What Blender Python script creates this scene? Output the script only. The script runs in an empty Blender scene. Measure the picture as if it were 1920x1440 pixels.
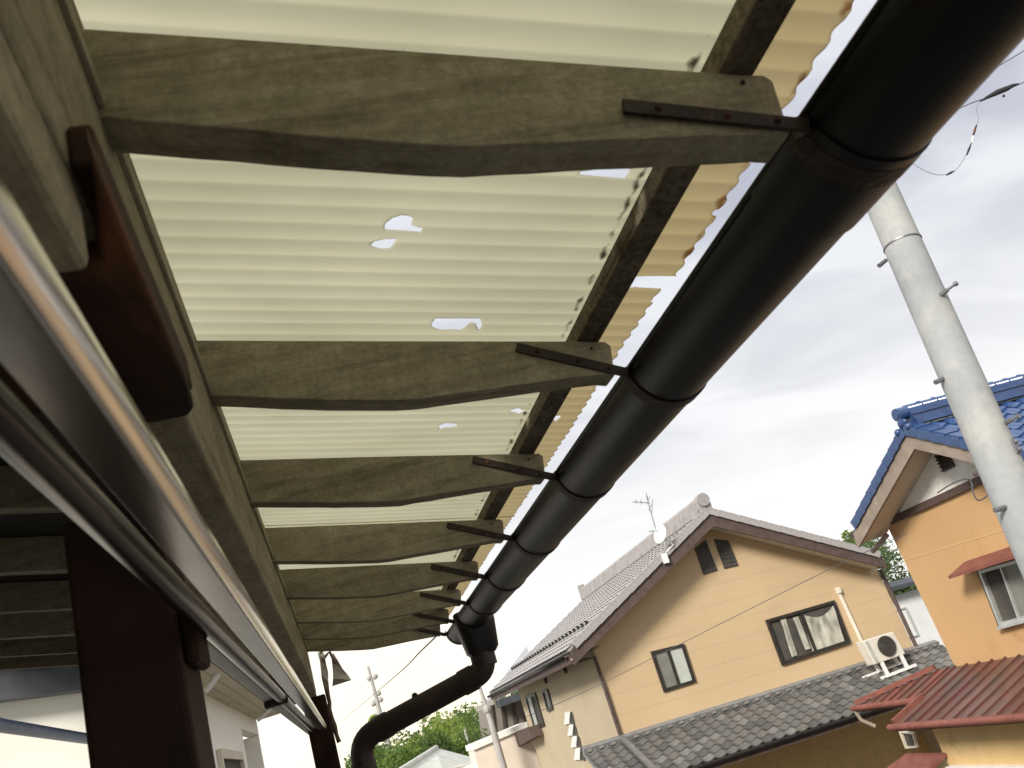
import bpy, bmesh, math, random
from mathutils import Vector, Matrix, Euler
from mathutils import noise as mn
random.seed(7)
S = bpy.context.scene
COL = S.collection
H = 4.9                                    # the eye stands 4.9 m above the street, on a first-floor balcony

# ------------------------------------------------------------------ camera
RX = Vector((0.93918932, 0.20652959, -0.27435188))
RY = Vector((-0.17118414, -0.41100565, -0.8954163))
RZ = Vector((-0.29769014, 0.88793011, -0.35065752))
ROT = Matrix((RX, RY, RZ))
cd = bpy.data.cameras.new('camera'); cam = bpy.data.objects.new('camera', cd); COL.objects.link(cam)
cam.matrix_world = Matrix.Translation((0, 0, H)) @ ROT.to_4x4()
cd.sensor_width = 36; cd.lens = 1569 / 1920 * 36
cd.clip_start = 0.01; cd.clip_end = 2000
cd.dof.use_dof = True; cd.dof.focus_distance = 2.6; cd.dof.aperture_fstop = 14
S.camera = cam
S.render.resolution_x = 1024; S.render.resolution_y = 768

# ------------------------------------------------------------------ light
SUN_EL, SUN_AZ = math.radians(31), math.radians(226)      # azimuth from +Y, clockwise
w = bpy.data.worlds.new('World'); S.world = w; w.use_nodes = True
nt = w.node_tree; N = nt.nodes; L = nt.links; N.clear()
def nd(t, **k):
    n = N.new(t)
    for a, b in k.items(): setattr(n, a, b)
    return n
out = nd('ShaderNodeOutputWorld'); bg = nd('ShaderNodeBackground'); bg.inputs['Strength'].default_value = 0.052
L.new(bg.outputs[0], out.inputs[0])
sky = nd('ShaderNodeTexSky', sky_type='NISHITA', sun_disc=False, sun_elevation=SUN_EL, sun_rotation=SUN_AZ)
tc = nd('ShaderNodeTexCoord'); sep = nd('ShaderNodeSeparateXYZ'); L.new(tc.outputs['Generated'], sep.inputs[0])
# a cloud deck: project the direction on a flat layer overhead
addz = nd('ShaderNodeMath', operation='ADD'); addz.inputs[1].default_value = 0.22; L.new(sep.outputs[2], addz.inputs[0])
mx = nd('ShaderNodeMath', operation='MAXIMUM'); mx.inputs[1].default_value = 0.12; L.new(addz.outputs[0], mx.inputs[0])
dv = nd('ShaderNodeVectorMath', operation='DIVIDE'); cb = nd('ShaderNodeCombineXYZ')
for i in range(3): L.new(mx.outputs[0], cb.inputs[i])
L.new(tc.outputs['Generated'], dv.inputs[0]); L.new(cb.outputs[0], dv.inputs[1])
mp = nd('ShaderNodeMapping'); mp.inputs['Rotation'].default_value = (0, 0, math.radians(-28)); mp.inputs['Scale'].default_value = (0.9, 2.1, 0.0)
mp.inputs['Location'].default_value = (0.35, 0.9, 0)
L.new(dv.outputs[0], mp.inputs[0])
nz = nd('ShaderNodeTexNoise'); nz.inputs['Scale'].default_value = 1.5; nz.inputs['Detail'].default_value = 5; nz.inputs['Roughness'].default_value = 0.5; nz.inputs['Distortion'].default_value = 0.5
L.new(mp.outputs[0], nz.inputs[0])
cr = nd('ShaderNodeValToRGB'); L.new(nz.outputs[0], cr.inputs[0])
e = cr.color_ramp.elements; e[0].position = 0.40; e[0].color = (0.60, 0.62, 0.715, 1); e[1].position = 0.62; e[1].color = (0.95, 0.965, 1.02, 1)
# towards the horizon the deck brightens and warms
hr = nd('ShaderNodeMapRange'); hr.inputs['From Min'].default_value = 0.42; hr.inputs['From Max'].default_value = 0.05; L.new(sep.outputs[2], hr.inputs[0])
m1 = nd('ShaderNodeMix', data_type='RGBA'); L.new(hr.outputs[0], m1.inputs[0]); L.new(cr.outputs[0], m1.inputs[6]); m1.inputs[7].default_value = (1.25, 1.24, 1.2, 1)
# thinner cloud overhead
zr = nd('ShaderNodeMapRange'); zr.inputs['From Min'].default_value = 0.46; zr.inputs['From Max'].default_value = 0.66; L.new(sep.outputs[2], zr.inputs[0])
m1b = nd('ShaderNodeMix', data_type='RGBA'); L.new(zr.outputs[0], m1b.inputs[0]); L.new(m1.outputs[2], m1b.inputs[6]); m1b.inputs[7].default_value = (1.32, 1.33, 1.35, 1)
# low glow of the evening ahead
dt = nd('ShaderNodeVectorMath', operation='DOT_PRODUCT'); L.new(tc.outputs['Generated'], dt.inputs[0]); dt.inputs[1].default_value = (0.07, 0.9975, -0.01)
pw = nd('ShaderNodeMapRange'); pw.inputs['From Min'].default_value = 0.982; pw.inputs['From Max'].default_value = 1.0; L.new(dt.outputs['Value'], pw.inputs[0])
m2 = nd('ShaderNodeMix', data_type='RGBA'); L.new(pw.outputs[0], m2.inputs[0]); L.new(m1b.outputs[2], m2.inputs[6]); m2.inputs[7].default_value = (1.6, 1.42, 1.08, 1)
sc10 = nd('ShaderNodeVectorMath', operation='SCALE'); sc10.inputs['Scale'].default_value = 8.9; L.new(m2.outputs[2], sc10.inputs[0])
m3 = nd('ShaderNodeMix', data_type='RGBA'); m3.inputs[0].default_value = 0.93; L.new(sky.outputs[0], m3.inputs[6]); L.new(sc10.outputs[0], m3.inputs[7])
L.new(m3.outputs[2], bg.inputs['Color'])
sl = bpy.data.lights.new('sun', 'SUN'); sl.energy = 2.3; sl.angle = math.radians(14); sl.color = (1, 0.95, 0.87)
so = bpy.data.objects.new('sun', sl); COL.objects.link(so)
sd = Vector((math.sin(SUN_AZ) * math.cos(SUN_EL), math.cos(SUN_AZ) * math.cos(SUN_EL), math.sin(SUN_EL)))
so.rotation_euler = sd.to_track_quat('Z', 'Y').to_euler(); so.location = (0, 0, 30)
V = S.view_settings; V.view_transform = 'Standard'; V.look = 'None'; V.gamma = 1; V.use_curve_mapping = False; V.exposure = 0.98

# ------------------------------------------------------------------ survey of the photograph: a sight line cut with a real plane
def ray(px, py): return ROT @ Vector((px - 960, -(py - 720), -1569))
EYE = Vector((0, 0, H))
def PY(px, py, Y): r = ray(px, py); return EYE + r * (Y / r.y)
def PX(px, py, X): r = ray(px, py); return EYE + r * (X / r.x)
def PP(px, py, p, n): r = ray(px, py); return EYE + r * ((Vector(p) - EYE).dot(n) / r.dot(n))
def v(x, y, z): return Vector((x, y, z + H))          # heights given from eye level

# ------------------------------------------------------------------ materials
def mat(name, c1, c2=None, scale=6, rough=0.8, bump=0.0, stretch=(1, 1, 1), metal=0.0, detail=6, lo=0.35, hi=0.65, spec=0.4, c3=None, c3scale=2, c3lo=0.55, c3hi=0.7, bscale=None, bdist=0.01, rot=(0, 0, 0)):
    m = bpy.data.materials.new(name); m.use_nodes = True
    n = m.node_tree.nodes; l = m.node_tree.links; b = n['Principled BSDF']
    b.inputs['Roughness'].default_value = rough; b.inputs['Metallic'].default_value = metal; b.inputs['Specular IOR Level'].default_value = spec
    b.inputs['Base Color'].default_value = (*c1, 1)
    if c2 is None: return m
    t = n.new('ShaderNodeTexCoord'); mpp = n.new('ShaderNodeMapping'); mpp.inputs['Scale'].default_value = stretch; mpp.inputs['Rotation'].default_value = rot
    l.new(t.outputs['Object'], mpp.inputs[0])
    z = n.new('ShaderNodeTexNoise'); z.inputs['Scale'].default_value = scale; z.inputs['Detail'].default_value = detail; l.new(mpp.outputs[0], z.inputs[0])
    mr = n.new('ShaderNodeMapRange'); mr.inputs['From Min'].default_value = lo; mr.inputs['From Max'].default_value = hi; l.new(z.outputs[0], mr.inputs[0])
    mi = n.new('ShaderNodeMix'); mi.data_type = 'RGBA'; mi.inputs[6].default_value = (*c1, 1); mi.inputs[7].default_value = (*c2, 1); l.new(mr.outputs[0], mi.inputs[0])
    last = mi.outputs[2]
    if c3:
        z3 = n.new('ShaderNodeTexNoise'); z3.inputs['Scale'].default_value = c3scale; z3.inputs['Detail'].default_value = 8; z3.inputs['Roughness'].default_value = 0.65; l.new(mpp.outputs[0], z3.inputs[0])
        r3 = n.new('ShaderNodeMapRange'); r3.inputs['From Min'].default_value = c3lo; r3.inputs['From Max'].default_value = c3hi; l.new(z3.outputs[0], r3.inputs[0])
        m3_ = n.new('ShaderNodeMix'); m3_.data_type = 'RGBA'; l.new(r3.outputs[0], m3_.inputs[0]); l.new(last, m3_.inputs[6]); m3_.inputs[7].default_value = (*c3, 1); last = m3_.outputs[2]
    l.new(last, b.inputs['Base Color'])
    if bump:
        bz = n.new('ShaderNodeTexNoise'); bz.inputs['Scale'].default_value = bscale or scale * 3; bz.inputs['Detail'].default_value = 8; l.new(mpp.outputs[0], bz.inputs[0])
        bp = n.new('ShaderNodeBump'); bp.inputs['Strength'].default_value = bump; bp.inputs['Distance'].default_value = bdist
        l.new(bz.outputs[0], bp.inputs['Height']); l.new(bp.outputs[0], b.inputs['Normal'])
    return m
def leafmat(name, c1, c2):
    m = mat(name, c1, c2, scale=0.9, rough=0.6)
    n = m.node_tree.nodes; l = m.node_tree.links; b = n['Principled BSDF']
    tr = n.new('ShaderNodeBsdfTranslucent'); tr.inputs[0].default_value = (c2[0] * 1.6, c2[1] * 1.6, c2[2], 1)
    ms = n.new('ShaderNodeMixShader'); ms.inputs[0].default_value = 0.5
    l.new(b.outputs[0], ms.inputs[1]); l.new(tr.outputs[0], ms.inputs[2]); l.new(ms.outputs[0], n['Material Output'].inputs[0]); return m
wood_x = mat('weathered_wood_across', (0.255, 0.22, 0.155), (0.325, 0.29, 0.21), scale=6, stretch=(0.7, 9, 9), rough=0.95, bump=0.35, bscale=26, bdist=0.003, spec=0.1, c3=(0.14, 0.115, 0.08), c3scale=5, c3lo=0.52, c3hi=0.75)
wood_y = mat('weathered_wood_along', (0.28, 0.245, 0.175), (0.37, 0.33, 0.245), scale=5, stretch=(7, 1, 7), rough=0.95, bump=0.35, bscale=26, bdist=0.003, spec=0.1, c3=(0.21, 0.165, 0.11), c3scale=4, c3lo=0.52, c3hi=0.7)
def mottle(m, sc=90, k=0.30):
    n = m.node_tree.nodes; l = m.node_tree.links; b = n['Principled BSDF']; src = b.inputs['Base Color'].links[0].from_socket
    t = n.new('ShaderNodeTexCoord'); outs = []
    for f, dt_ in ((sc, 3), (sc * 0.22, 6)):
        z = n.new('ShaderNodeTexNoise'); z.inputs['Scale'].default_value = f; z.inputs['Detail'].default_value = dt_; z.inputs['Roughness'].default_value = 0.7; l.new(t.outputs['Object'], z.inputs[0])
        r = n.new('ShaderNodeMapRange'); r.inputs['From Min'].default_value = 0.35; r.inputs['From Max'].default_value = 0.65; r.inputs['To Min'].default_value = 1 - k; r.inputs['To Max'].default_value = 1 + k; l.new(z.outputs[0], r.inputs[0]); outs.append(r)
    mu = n.new('ShaderNodeMath'); mu.operation = 'MULTIPLY'; l.new(outs[0].outputs[0], mu.inputs[0]); l.new(outs[1].outputs[0], mu.inputs[1])
    oi = n.new('ShaderNodeObjectInfo'); ro = n.new('ShaderNodeMapRange'); ro.inputs['To Min'].default_value = 0.86; ro.inputs['To Max'].default_value = 1.12; l.new(oi.outputs['Random'], ro.inputs[0]); mu2 = n.new('ShaderNodeMath'); mu2.operation = 'MULTIPLY'; l.new(mu.outputs[0], mu2.inputs[0]); l.new(ro.outputs[0], mu2.inputs[1]); mu = mu2
    vm_ = n.new('ShaderNodeVectorMath'); vm_.operation = 'SCALE'; l.new(src, vm_.inputs[0]); l.new(mu.outputs[0], vm_.inputs['Scale']); l.new(vm_.outputs[0], b.inputs['Base Color'])
mottle(wood_x, 150, 0.15); mottle(wood_y, 150, 0.15)
batten_m = mat('stained_batten_wood', (0.17, 0.14, 0.10), (0.24, 0.20, 0.145), scale=8, stretch=(7, 1, 7), rough=0.95, bump=0.3, bscale=30, bdist=0.003, spec=0.1, c3=(0.06, 0.045, 0.035), c3scale=5)
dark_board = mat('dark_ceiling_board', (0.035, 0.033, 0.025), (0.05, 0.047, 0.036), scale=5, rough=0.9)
brownpost = mat('brown_painted_post', (0.022, 0.013, 0.010), (0.040, 0.020, 0.014), scale=9, rough=0.7, bump=0.2, spec=0.12, c3=(0.085, 0.034, 0.022), c3scale=5, c3lo=0.58, c3hi=0.72)
rusty = mat('rusty_steel', (0.05, 0.020, 0.010), (0.24, 0.095, 0.038), scale=14, stretch=(1, 0.35, 1), rough=0.9, bump=0.4, bdist=0.003, lo=0.45, hi=0.7, c3=(0.012, 0.007, 0.005), c3scale=9, c3lo=0.42, c3hi=0.58)
strap_m = mat('dark_strap_steel', (0.028, 0.020, 0.018), (0.045, 0.03, 0.024), scale=30, rough=0.6, bump=0.2, c3=(0.13, 0.10, 0.085), c3scale=26, c3lo=0.62, c3hi=0.72, metal=0.2)
mottle(batten_m, 120, 0.3)
gutter_m = mat('dark_brown_pvc', (0.008, 0.007, 0.0065), (0.012, 0.010, 0.009), scale=5, stretch=(1, 0.3, 1), rough=0.42, spec=0.33, bump=0.05, bscale=60, bdist=0.001, c3=(0.026, 0.022, 0.020), c3scale=9, c3lo=0.5, c3hi=0.7)
pipe_m = mat('brown_downpipe', (0.022, 0.013, 0.010), (0.032, 0.019, 0.014), scale=7, rough=0.6, bump=0.1, c3=(0.075, 0.045, 0.03), c3scale=9)
steel = mat('worn_stainless', (0.68, 0.62, 0.56), (0.80, 0.75, 0.68), scale=9, stretch=(6, 1, 6), rough=0.2, metal=1.0, bump=0.03, bscale=22, bdist=0.002)
bronze = mat('bronze_pole', (0.06, 0.045, 0.038), (0.09, 0.07, 0.055), scale=9, stretch=(6, 1, 6), rough=0.32, metal=0.8)
alu = mat('dull_aluminium', (0.50, 0.50, 0.46), (0.62, 0.61, 0.56), scale=12, stretch=(1, 0.3, 1), rough=0.5, metal=0.4)
tanwall = mat('tan_siding', (0.525, 0.39, 0.235), (0.555, 0.413, 0.25), scale=0.5, rough=0.9, bump=0.15, bscale=25, bdist=0.004, spec=0.15, c3=(0.50, 0.37, 0.222), c3scale=0.6)
sidewall = mat('grey_beige_render', (0.46, 0.38, 0.26), (0.50, 0.42, 0.29), scale=0.8, rough=0.9, bump=0.15, bscale=25, spec=0.15, bdist=0.004)
orangewall = mat('orange_render', (0.50, 0.315, 0.155), (0.53, 0.335, 0.168), scale=0.7, rough=0.9, bump=0.2, bscale=30, spec=0.12, bdist=0.004, c3=(0.45, 0.265, 0.125), c3scale=1.0)
ochre = mat('ochre_ground_wall', (0.55, 0.38, 0.17), (0.62, 0.44, 0.21), scale=2, rough=0.95, bump=0.3, bdist=0.006, c3=(0.40, 0.28, 0.14), c3scale=2)
whitewall = mat('white_plaster', (0.80, 0.785, 0.72), (0.84, 0.82, 0.76), scale=1.5, rough=0.9, bump=0.1, c3=(0.62, 0.60, 0.52), c3scale=1.4)
palewall = mat('pale_cream_wall', (0.82, 0.80, 0.72), (0.86, 0.84, 0.76), scale=1.5, rough=0.85)
greywall = mat('cool_white_wall', (0.62, 0.63, 0.62), (0.68, 0.69, 0.68), scale=2, rough=0.85)
brownwood = mat('dark_brown_fascia', (0.07, 0.048, 0.04), (0.10, 0.068, 0.057), scale=6, rough=0.7, bump=0.1)
fasciaold = mat('weathered_fascia', (0.24, 0.19, 0.155), (0.31, 0.25, 0.20), scale=4, rough=0.9, bump=0.2, c3=(0.42, 0.34, 0.27), c3scale=5, c3lo=0.58, c3hi=0.7)
soffit = mat('beige_soffit', (0.58, 0.52, 0.41), (0.64, 0.58, 0.46), scale=3, rough=0.9)
tilegrey = mat('silver_grey_tile', (0.30, 0.28, 0.27), (0.37, 0.345, 0.33), scale=3, rough=0.55, bump=0.1, c3=(0.23, 0.21, 0.20), c3scale=4)
tiledark = [mat('smoked_grey_tile_%s' % k, c, tuple(x * 1.3 for x in c), scale=9, rough=0.7, bump=0.3, bdist=0.006, c3=tuple(x * 0.6 for x in c), c3scale=8) for k, c in (('mid', (0.105, 0.102, 0.094)), ('pale', (0.145, 0.14, 0.128)), ('deep', (0.075, 0.074, 0.070)), ('warm', (0.115, 0.105, 0.094)))]
ridgegrey = mat('grey_ridge_tile', (0.17, 0.17, 0.165), (0.24, 0.235, 0.225), scale=6, rough=0.7, bump=0.2)
bluet = mat('glazed_blue_tile', (0.022, 0.050, 0.135), (0.038, 0.080, 0.20), scale=5, rough=0.22, spec=0.6, c3=(0.02, 0.04, 0.12), c3scale=5)
redroof = [mat('red_painted_steel_%s' % k, c, tuple(x * 1.25 for x in c), scale=2.5, stretch=(1, 3, 1), rough=0.42, bump=0.05, c3=(0.085, 0.058, 0.046), c3scale=1.8, c3lo=0.46, c3hi=0.66) for k, c in (('deep', (0.105, 0.042, 0.033)), ('bright', (0.19, 0.062, 0.045)), ('faded', (0.13, 0.066, 0.052)))]
redtrim = mat('maroon_trim', (0.17, 0.055, 0.042), (0.23, 0.085, 0.062), scale=5, rough=0.6, bump=0.1)
framedark = mat('dark_bronze_frame', (0.035, 0.03, 0.027), (0.05, 0.043, 0.038), scale=8, rough=0.4, metal=0.3)
framesilver = mat('silver_window_frame', (0.50, 0.52, 0.50), (0.60, 0.61, 0.58), scale=8, rough=0.4, metal=0.5)
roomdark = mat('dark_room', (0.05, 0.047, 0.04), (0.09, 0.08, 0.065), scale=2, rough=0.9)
frosted = mat('frosted_glass', (0.42, 0.45, 0.40), (0.50, 0.52, 0.47), scale=3, rough=0.3)
frostdark = mat('dim_frosted_glass', (0.16, 0.165, 0.14), (0.22, 0.22, 0.19), scale=3, rough=0.3)
curtain_m = mat('pale_curtain', (0.26, 0.25, 0.20), (0.50, 0.48, 0.40), scale=3, stretch=(2, 2, 1), rough=0.9)
glassm = mat('window_glass', (0.8, 0.82, 0.82)); b_ = glassm.node_tree.nodes['Principled BSDF']; b_.inputs['Roughness'].default_value = 0.03; b_.inputs['Alpha'].default_value = 0.18
louvre = mat('dark_vent', (0.055, 0.05, 0.042), (0.08, 0.07, 0.06), scale=8, rough=0.8)
ivory = mat('ivory_plastic', (0.72, 0.66, 0.54), (0.78, 0.72, 0.60), scale=4, rough=0.5)
whitepl = mat('white_plastic', (0.74, 0.73, 0.70), (0.80, 0.79, 0.76), scale=4, rough=0.45)
acbody = mat('beige_unit_casing', (0.62, 0.58, 0.50), (0.68, 0.64, 0.56), scale=3, rough=0.5)
black = mat('black_rubber', (0.02, 0.02, 0.022), (0.03, 0.03, 0.032), scale=9, rough=0.6)
cable_m = mat('grey_black_cable', (0.06, 0.06, 0.07), (0.09, 0.09, 0.10), scale=20, rough=0.6)
concrete = mat('pole_concrete', (0.27, 0.28, 0.285), (0.31, 0.32, 0.32), scale=3, rough=0.8, bump=0.25, bscale=40, bdist=0.003, c3=(0.37, 0.365, 0.34), c3scale=2.2, c3lo=0.5, c3hi=0.64)
mottle(concrete, 14, 0.045)
palepole = mat('pale_far_pole', (0.36, 0.345, 0.32), (0.42, 0.40, 0.37), scale=3, rough=0.8)
galv = mat('galvanised_bolt', (0.20, 0.20, 0.21), (0.28, 0.28, 0.29), scale=15, rough=0.5, metal=0.7)
navy = mat('navy_steel', (0.03, 0.045, 0.085), (0.045, 0.065, 0.12), scale=4, rough=0.5)
slate = mat('slate_roof_sheet', (0.045, 0.050, 0.060), (0.065, 0.07, 0.082), scale=4, rough=0.6)
greyroof = mat('far_grey_roof', (0.30, 0.30, 0.33), (0.38, 0.38, 0.40), scale=2, rough=0.7)
paleroof = mat('pale_tin_roof', (0.52, 0.53, 0.48), (0.60, 0.61, 0.56), scale=2, rough=0.7)
palepink = mat('pinkish_annex_wall', (0.70, 0.60, 0.50), (0.76, 0.66, 0.55), scale=2, rough=0.85)
timber = mat('grey_timber_boards', (0.20, 0.18, 0.15), (0.27, 0.24, 0.20), scale=5, stretch=(3, 3, 0.6), rough=0.9)
barkm = mat('bark', (0.10, 0.08, 0.06), (0.15, 0.12, 0.09), scale=9, rough=0.95)
leafs = [leafmat('leaf_deep', (0.055, 0.095, 0.026), (0.09, 0.14, 0.036)), leafmat('leaf_mid', (0.10, 0.165, 0.042), (0.15, 0.22, 0.055)), leafmat('leaf_pale', (0.18, 0.25, 0.06), (0.25, 0.31, 0.08))]
ground_m = mat('street_ground', (0.10, 0.10, 0.09), (0.16, 0.15, 0.13), scale=0.4, rough=0.95, bump=0.2, c3=(0.10, 0.12, 0.06), c3scale=0.08)
asphalt = mat('asphalt', (0.05, 0.05, 0.05), (0.07, 0.07, 0.068), scale=3, rough=0.9, bump=0.2)
hill_m = mat('wooded_hill', (0.04, 0.065, 0.022), (0.07, 0.10, 0.03), scale=0.3, rough=0.95, bump=0.5)
floor_m = mat('balcony_floor_sheet', (0.13, 0.125, 0.11), (0.17, 0.16, 0.14), scale=3, rough=0.8)
dryplastic = mat('torn_plastic_film', (0.36, 0.33, 0.27), (0.46, 0.42, 0.35), scale=20, rough=0.7)
rope_m = mat('old_rope', (0.13, 0.085, 0.055), (0.20, 0.13, 0.09), scale=40, rough=0.95)
# translucent corrugated sheet
def sheetmat():
    m = bpy.data.materials.new('aged_translucent_sheet'); m.use_nodes = True; n = m.node_tree.nodes; l = m.node_tree.links; n.clear()
    o = n.new('ShaderNodeOutputMaterial'); t = n.new('ShaderNodeTexCoord')
    z = n.new('ShaderNodeTexNoise'); z.inputs['Scale'].default_value = 3; z.inputs['Detail'].default_value = 5; mpp = n.new('ShaderNodeMapping'); mpp.inputs['Scale'].default_value = (1.2, 1.6, 1); l.new(t.outputs['Object'], mpp.inputs[0]); l.new(mpp.outputs[0], z.inputs[0])
    r = n.new('ShaderNodeValToRGB'); l.new(z.outputs[0], r.inputs[0]); q = r.color_ramp.elements
    q[0].position = 0.3; q[0].color = (0.68, 0.665, 0.545, 1); q[1].position = 0.7; q[1].color = (0.765, 0.745, 0.625, 1)
    # warm backlight painted into the overhang, brown tips, grime where leaves lodge along the batten
    sx = n.new('ShaderNodeSeparateXYZ'); l.new(t.outputs['Object'], sx.inputs[0])
    ma = n.new('ShaderNodeMapRange'); ma.inputs['From Min'].default_value = 0.425; ma.inputs['From Max'].default_value = 0.452; ma.inputs['To Max'].default_value = 0.75; l.new(sx.outputs[0], ma.inputs[0])
    mi = n.new('ShaderNodeMix'); mi.data_type = 'RGBA'; l.new(ma.outputs[0], mi.inputs[0]); l.new(r.outputs[0], mi.inputs[6]); mi.inputs[7].default_value = (0.62, 0.53, 0.35, 1)
    zg = n.new('ShaderNodeTexNoise'); zg.inputs['Scale'].default_value = 34; zg.inputs['Detail'].default_value = 3; l.new(t.outputs['Object'], zg.inputs[0])
    def band(c, wd, k):
        s = n.new('ShaderNodeMath'); s.operation = 'SUBTRACT'; s.inputs[1].default_value = c; l.new(sx.outputs[0], s.inputs[0])
        a = n.new('ShaderNodeMath'); a.operation = 'ABSOLUTE'; l.new(s.outputs[0], a.inputs[0])
        f = n.new('ShaderNodeMapRange'); f.inputs['From Min'].default_value = wd; f.inputs['From Max'].default_value = 0.0; f.inputs['To Max'].default_value = k; l.new(a.outputs[0], f.inputs[0])
        g = n.new('ShaderNodeMath'); g.operation = 'ADD'; l.new(f.outputs[0], g.inputs[0]); l.new(zg.outputs[0], g.inputs[1])
        h = n.new('ShaderNodeMapRange'); h.inputs['From Min'].default_value = 0.82; h.inputs['From Max'].default_value = 1.0; l.new(g.outputs[0], h.inputs[0]); return h
    last = mi.outputs[2]
    for c, wd, k, colr in ((0.408, 0.010, 0.36, (0.16, 0.14, 0.10)), (0.512, 0.012, 0.33, (0.38, 0.26, 0.15))):
        h = band(c, wd, k); mm = n.new('ShaderNodeMix'); mm.data_type = 'RGBA'; l.new(h.outputs[0], mm.inputs[0]); l.new(last, mm.inputs[6]); mm.inputs[7].default_value = (*colr, 1); last = mm.outputs[2]
    d = n.new('ShaderNodeBsdfDiffuse'); tr = n.new('ShaderNodeBsdfTranslucent'); l.new(last, d.inputs[0]); l.new(last, tr.inputs[0])
    s = n.new('ShaderNodeMixShader'); s.inputs[0].default_value = 0.80; l.new(d.outputs[0], s.inputs[1]); l.new(tr.outputs[0], s.inputs[2])
    gl = n.new('ShaderNodeBsdfGlossy'); gl.inputs['Roughness'].default_value = 0.5; s2 = n.new('ShaderNodeMixShader'); s2.inputs[0].default_value = 0.03
    l.new(s.outputs[0], s2.inputs[1]); l.new(gl.outputs[0], s2.inputs[2]); l.new(s2.outputs[0], o.inputs[0]); return m
sheet_m = sheetmat()

# ------------------------------------------------------------------ mesh builders
def setp(o, label=None, cat=None, group=None, kind=None):
    for k, x in (('label', label), ('category', cat), ('group', group), ('kind', kind)):
        if x: o[k] = x
    return o
def empty(name, loc, label, cat, group=None):
    o = bpy.data.objects.new(name, None); COL.objects.link(o); o.location = loc; o.empty_display_size = 0.1
    return setp(o, label, cat, group)
ORI = {}
def origin(o): return ORI.get(o.name, o.location.copy()) if o else Vector((0, 0, 0))
class MB:
    def __init__(s): s.v = []; s.f = []
    def box(s, a, b):
        a, b = Vector(a), Vector(b)
        return s.prism([v_(a.x, a.y, a.z), v_(b.x, a.y, a.z), v_(b.x, b.y, a.z), v_(a.x, b.y, a.z)], (0, 0, b.z - a.z))
    def prism(s, pts, ext):
        n0 = len(s.v); n = len(pts); ext = Vector(ext)
        s.v += [Vector(p) for p in pts] + [Vector(p) + ext for p in pts]
        s.f.append(tuple(range(n0 + n - 1, n0 - 1, -1))); s.f.append(tuple(range(n0 + n, n0 + 2 * n)))
        for i in range(n):
            j = (i + 1) % n; s.f.append((n0 + i, n0 + j, n0 + n + j, n0 + n + i))
        return s
    def beam(s, p, q, wd, ht, up=(0, 0, 1)):          # bar from p to q; p,q on the centre line
        p, q = Vector(p), Vector(q); d = (q - p).normalized(); side = d.cross(Vector(up)).normalized(); u = side.cross(d).normalized()
        c = [p + side * a * wd / 2 + u * b * ht / 2 for a, b in ((-1, -1), (1, -1), (1, 1), (-1, 1))]
        return s.prism(c, q - p)
    def tube(s, pts, r, seg=12, cap=True):
        pts = [Vector(p) for p in pts]; rs = r if isinstance(r, (list, tuple)) else [r] * len(pts)
        n0 = len(s.v); u = None
        for i, p in enumerate(pts):
            d = (pts[min(i + 1, len(pts) - 1)] - pts[max(i - 1, 0)]).normalized()
            if u is None: u = d.orthogonal().normalized()
            u = (u - d * u.dot(d)).normalized(); w_ = d.cross(u)
            for k in range(seg):
                a = 2 * math.pi * k / seg; s.v.append(p + (u * math.cos(a) + w_ * math.sin(a)) * rs[i])
        for i in range(len(pts) - 1):
            for k in range(seg):
                a = n0 + i * seg + k; b = n0 + i * seg + (k + 1) % seg; s.f.append((a, b, b + seg, a + seg))
        if cap:
            s.f.append(tuple(range(n0 + seg - 1, n0 - 1, -1))); e0 = n0 + (len(pts) - 1) * seg; s.f.append(tuple(range(e0, e0 + seg)))
        return s
    def disc(s, c, n, r, th, seg=24):
        n = Vector(n).normalized(); return s.tube([Vector(c), Vector(c) + n * th], r, seg)
    def ball(s, c, r, seg=10, rings=6, sc=(1, 1, 1)):
        n0 = len(s.v); c = Vector(c)
        for i in range(rings + 1):
            t = math.pi * i / rings
            for k in range(seg):
                a = 2 * math.pi * k / seg; s.v.append(c + Vector((math.sin(t) * math.cos(a) * r * sc[0], math.sin(t) * math.sin(a) * r * sc[1], math.cos(t) * r * sc[2])))
        for i in range(rings):
            for k in range(seg):
                a = n0 + i * seg + k; b = n0 + i * seg + (k + 1) % seg; s.f.append((a, a + seg, b + seg, b))
        return s
    def grid(s, fn, nu, nv):
        n0 = len(s.v)
        for i in range(nu + 1):
            for j in range(nv + 1): s.v.append(Vector(fn(i / nu, j / nv)))
        for i in range(nu):
            for j in range(nv):
                a = n0 + i * (nv + 1) + j; s.f.append((a, a + nv + 1, a + nv + 2, a + 1))
        return s
    def build(s, name, m, parent=None, loc=None, bevel=0, smooth=False, label=None, cat=None, group=None, kind=None, recalc=True):
        o0 = origin(parent) if parent else Vector(loc if loc is not None else (0, 0, 0))
        me = bpy.data.meshes.new(name); me.from_pydata([tuple(p - o0) for p in s.v], [], s.f)
        if recalc:
            bm = bmesh.new(); bm.from_mesh(me); bmesh.ops.remove_doubles(bm, verts=bm.verts, dist=1e-6); bmesh.ops.recalc_face_normals(bm, faces=bm.faces); bm.to_mesh(me); bm.free()
        for mm in (m if isinstance(m, list) else [m]): me.materials.append(mm)
        o = bpy.data.objects.new(name, me); COL.objects.link(o)
        if parent: o.parent = parent
        else: o.location = o0
        ORI[o.name] = o0.copy()
        if smooth:
            for p in me.polygons: p.use_smooth = True
            try: me.set_sharp_from_angle(angle=math.radians(40))
            except Exception: pass
        if bevel:
            b = o.modifiers.new('bevel', 'BEVEL'); b.width = bevel; b.segments = 2; b.limit_method = 'ANGLE'
        return setp(o, label, cat, group, kind)
def v_(x, y, z): return Vector((x, y, z))
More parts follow.
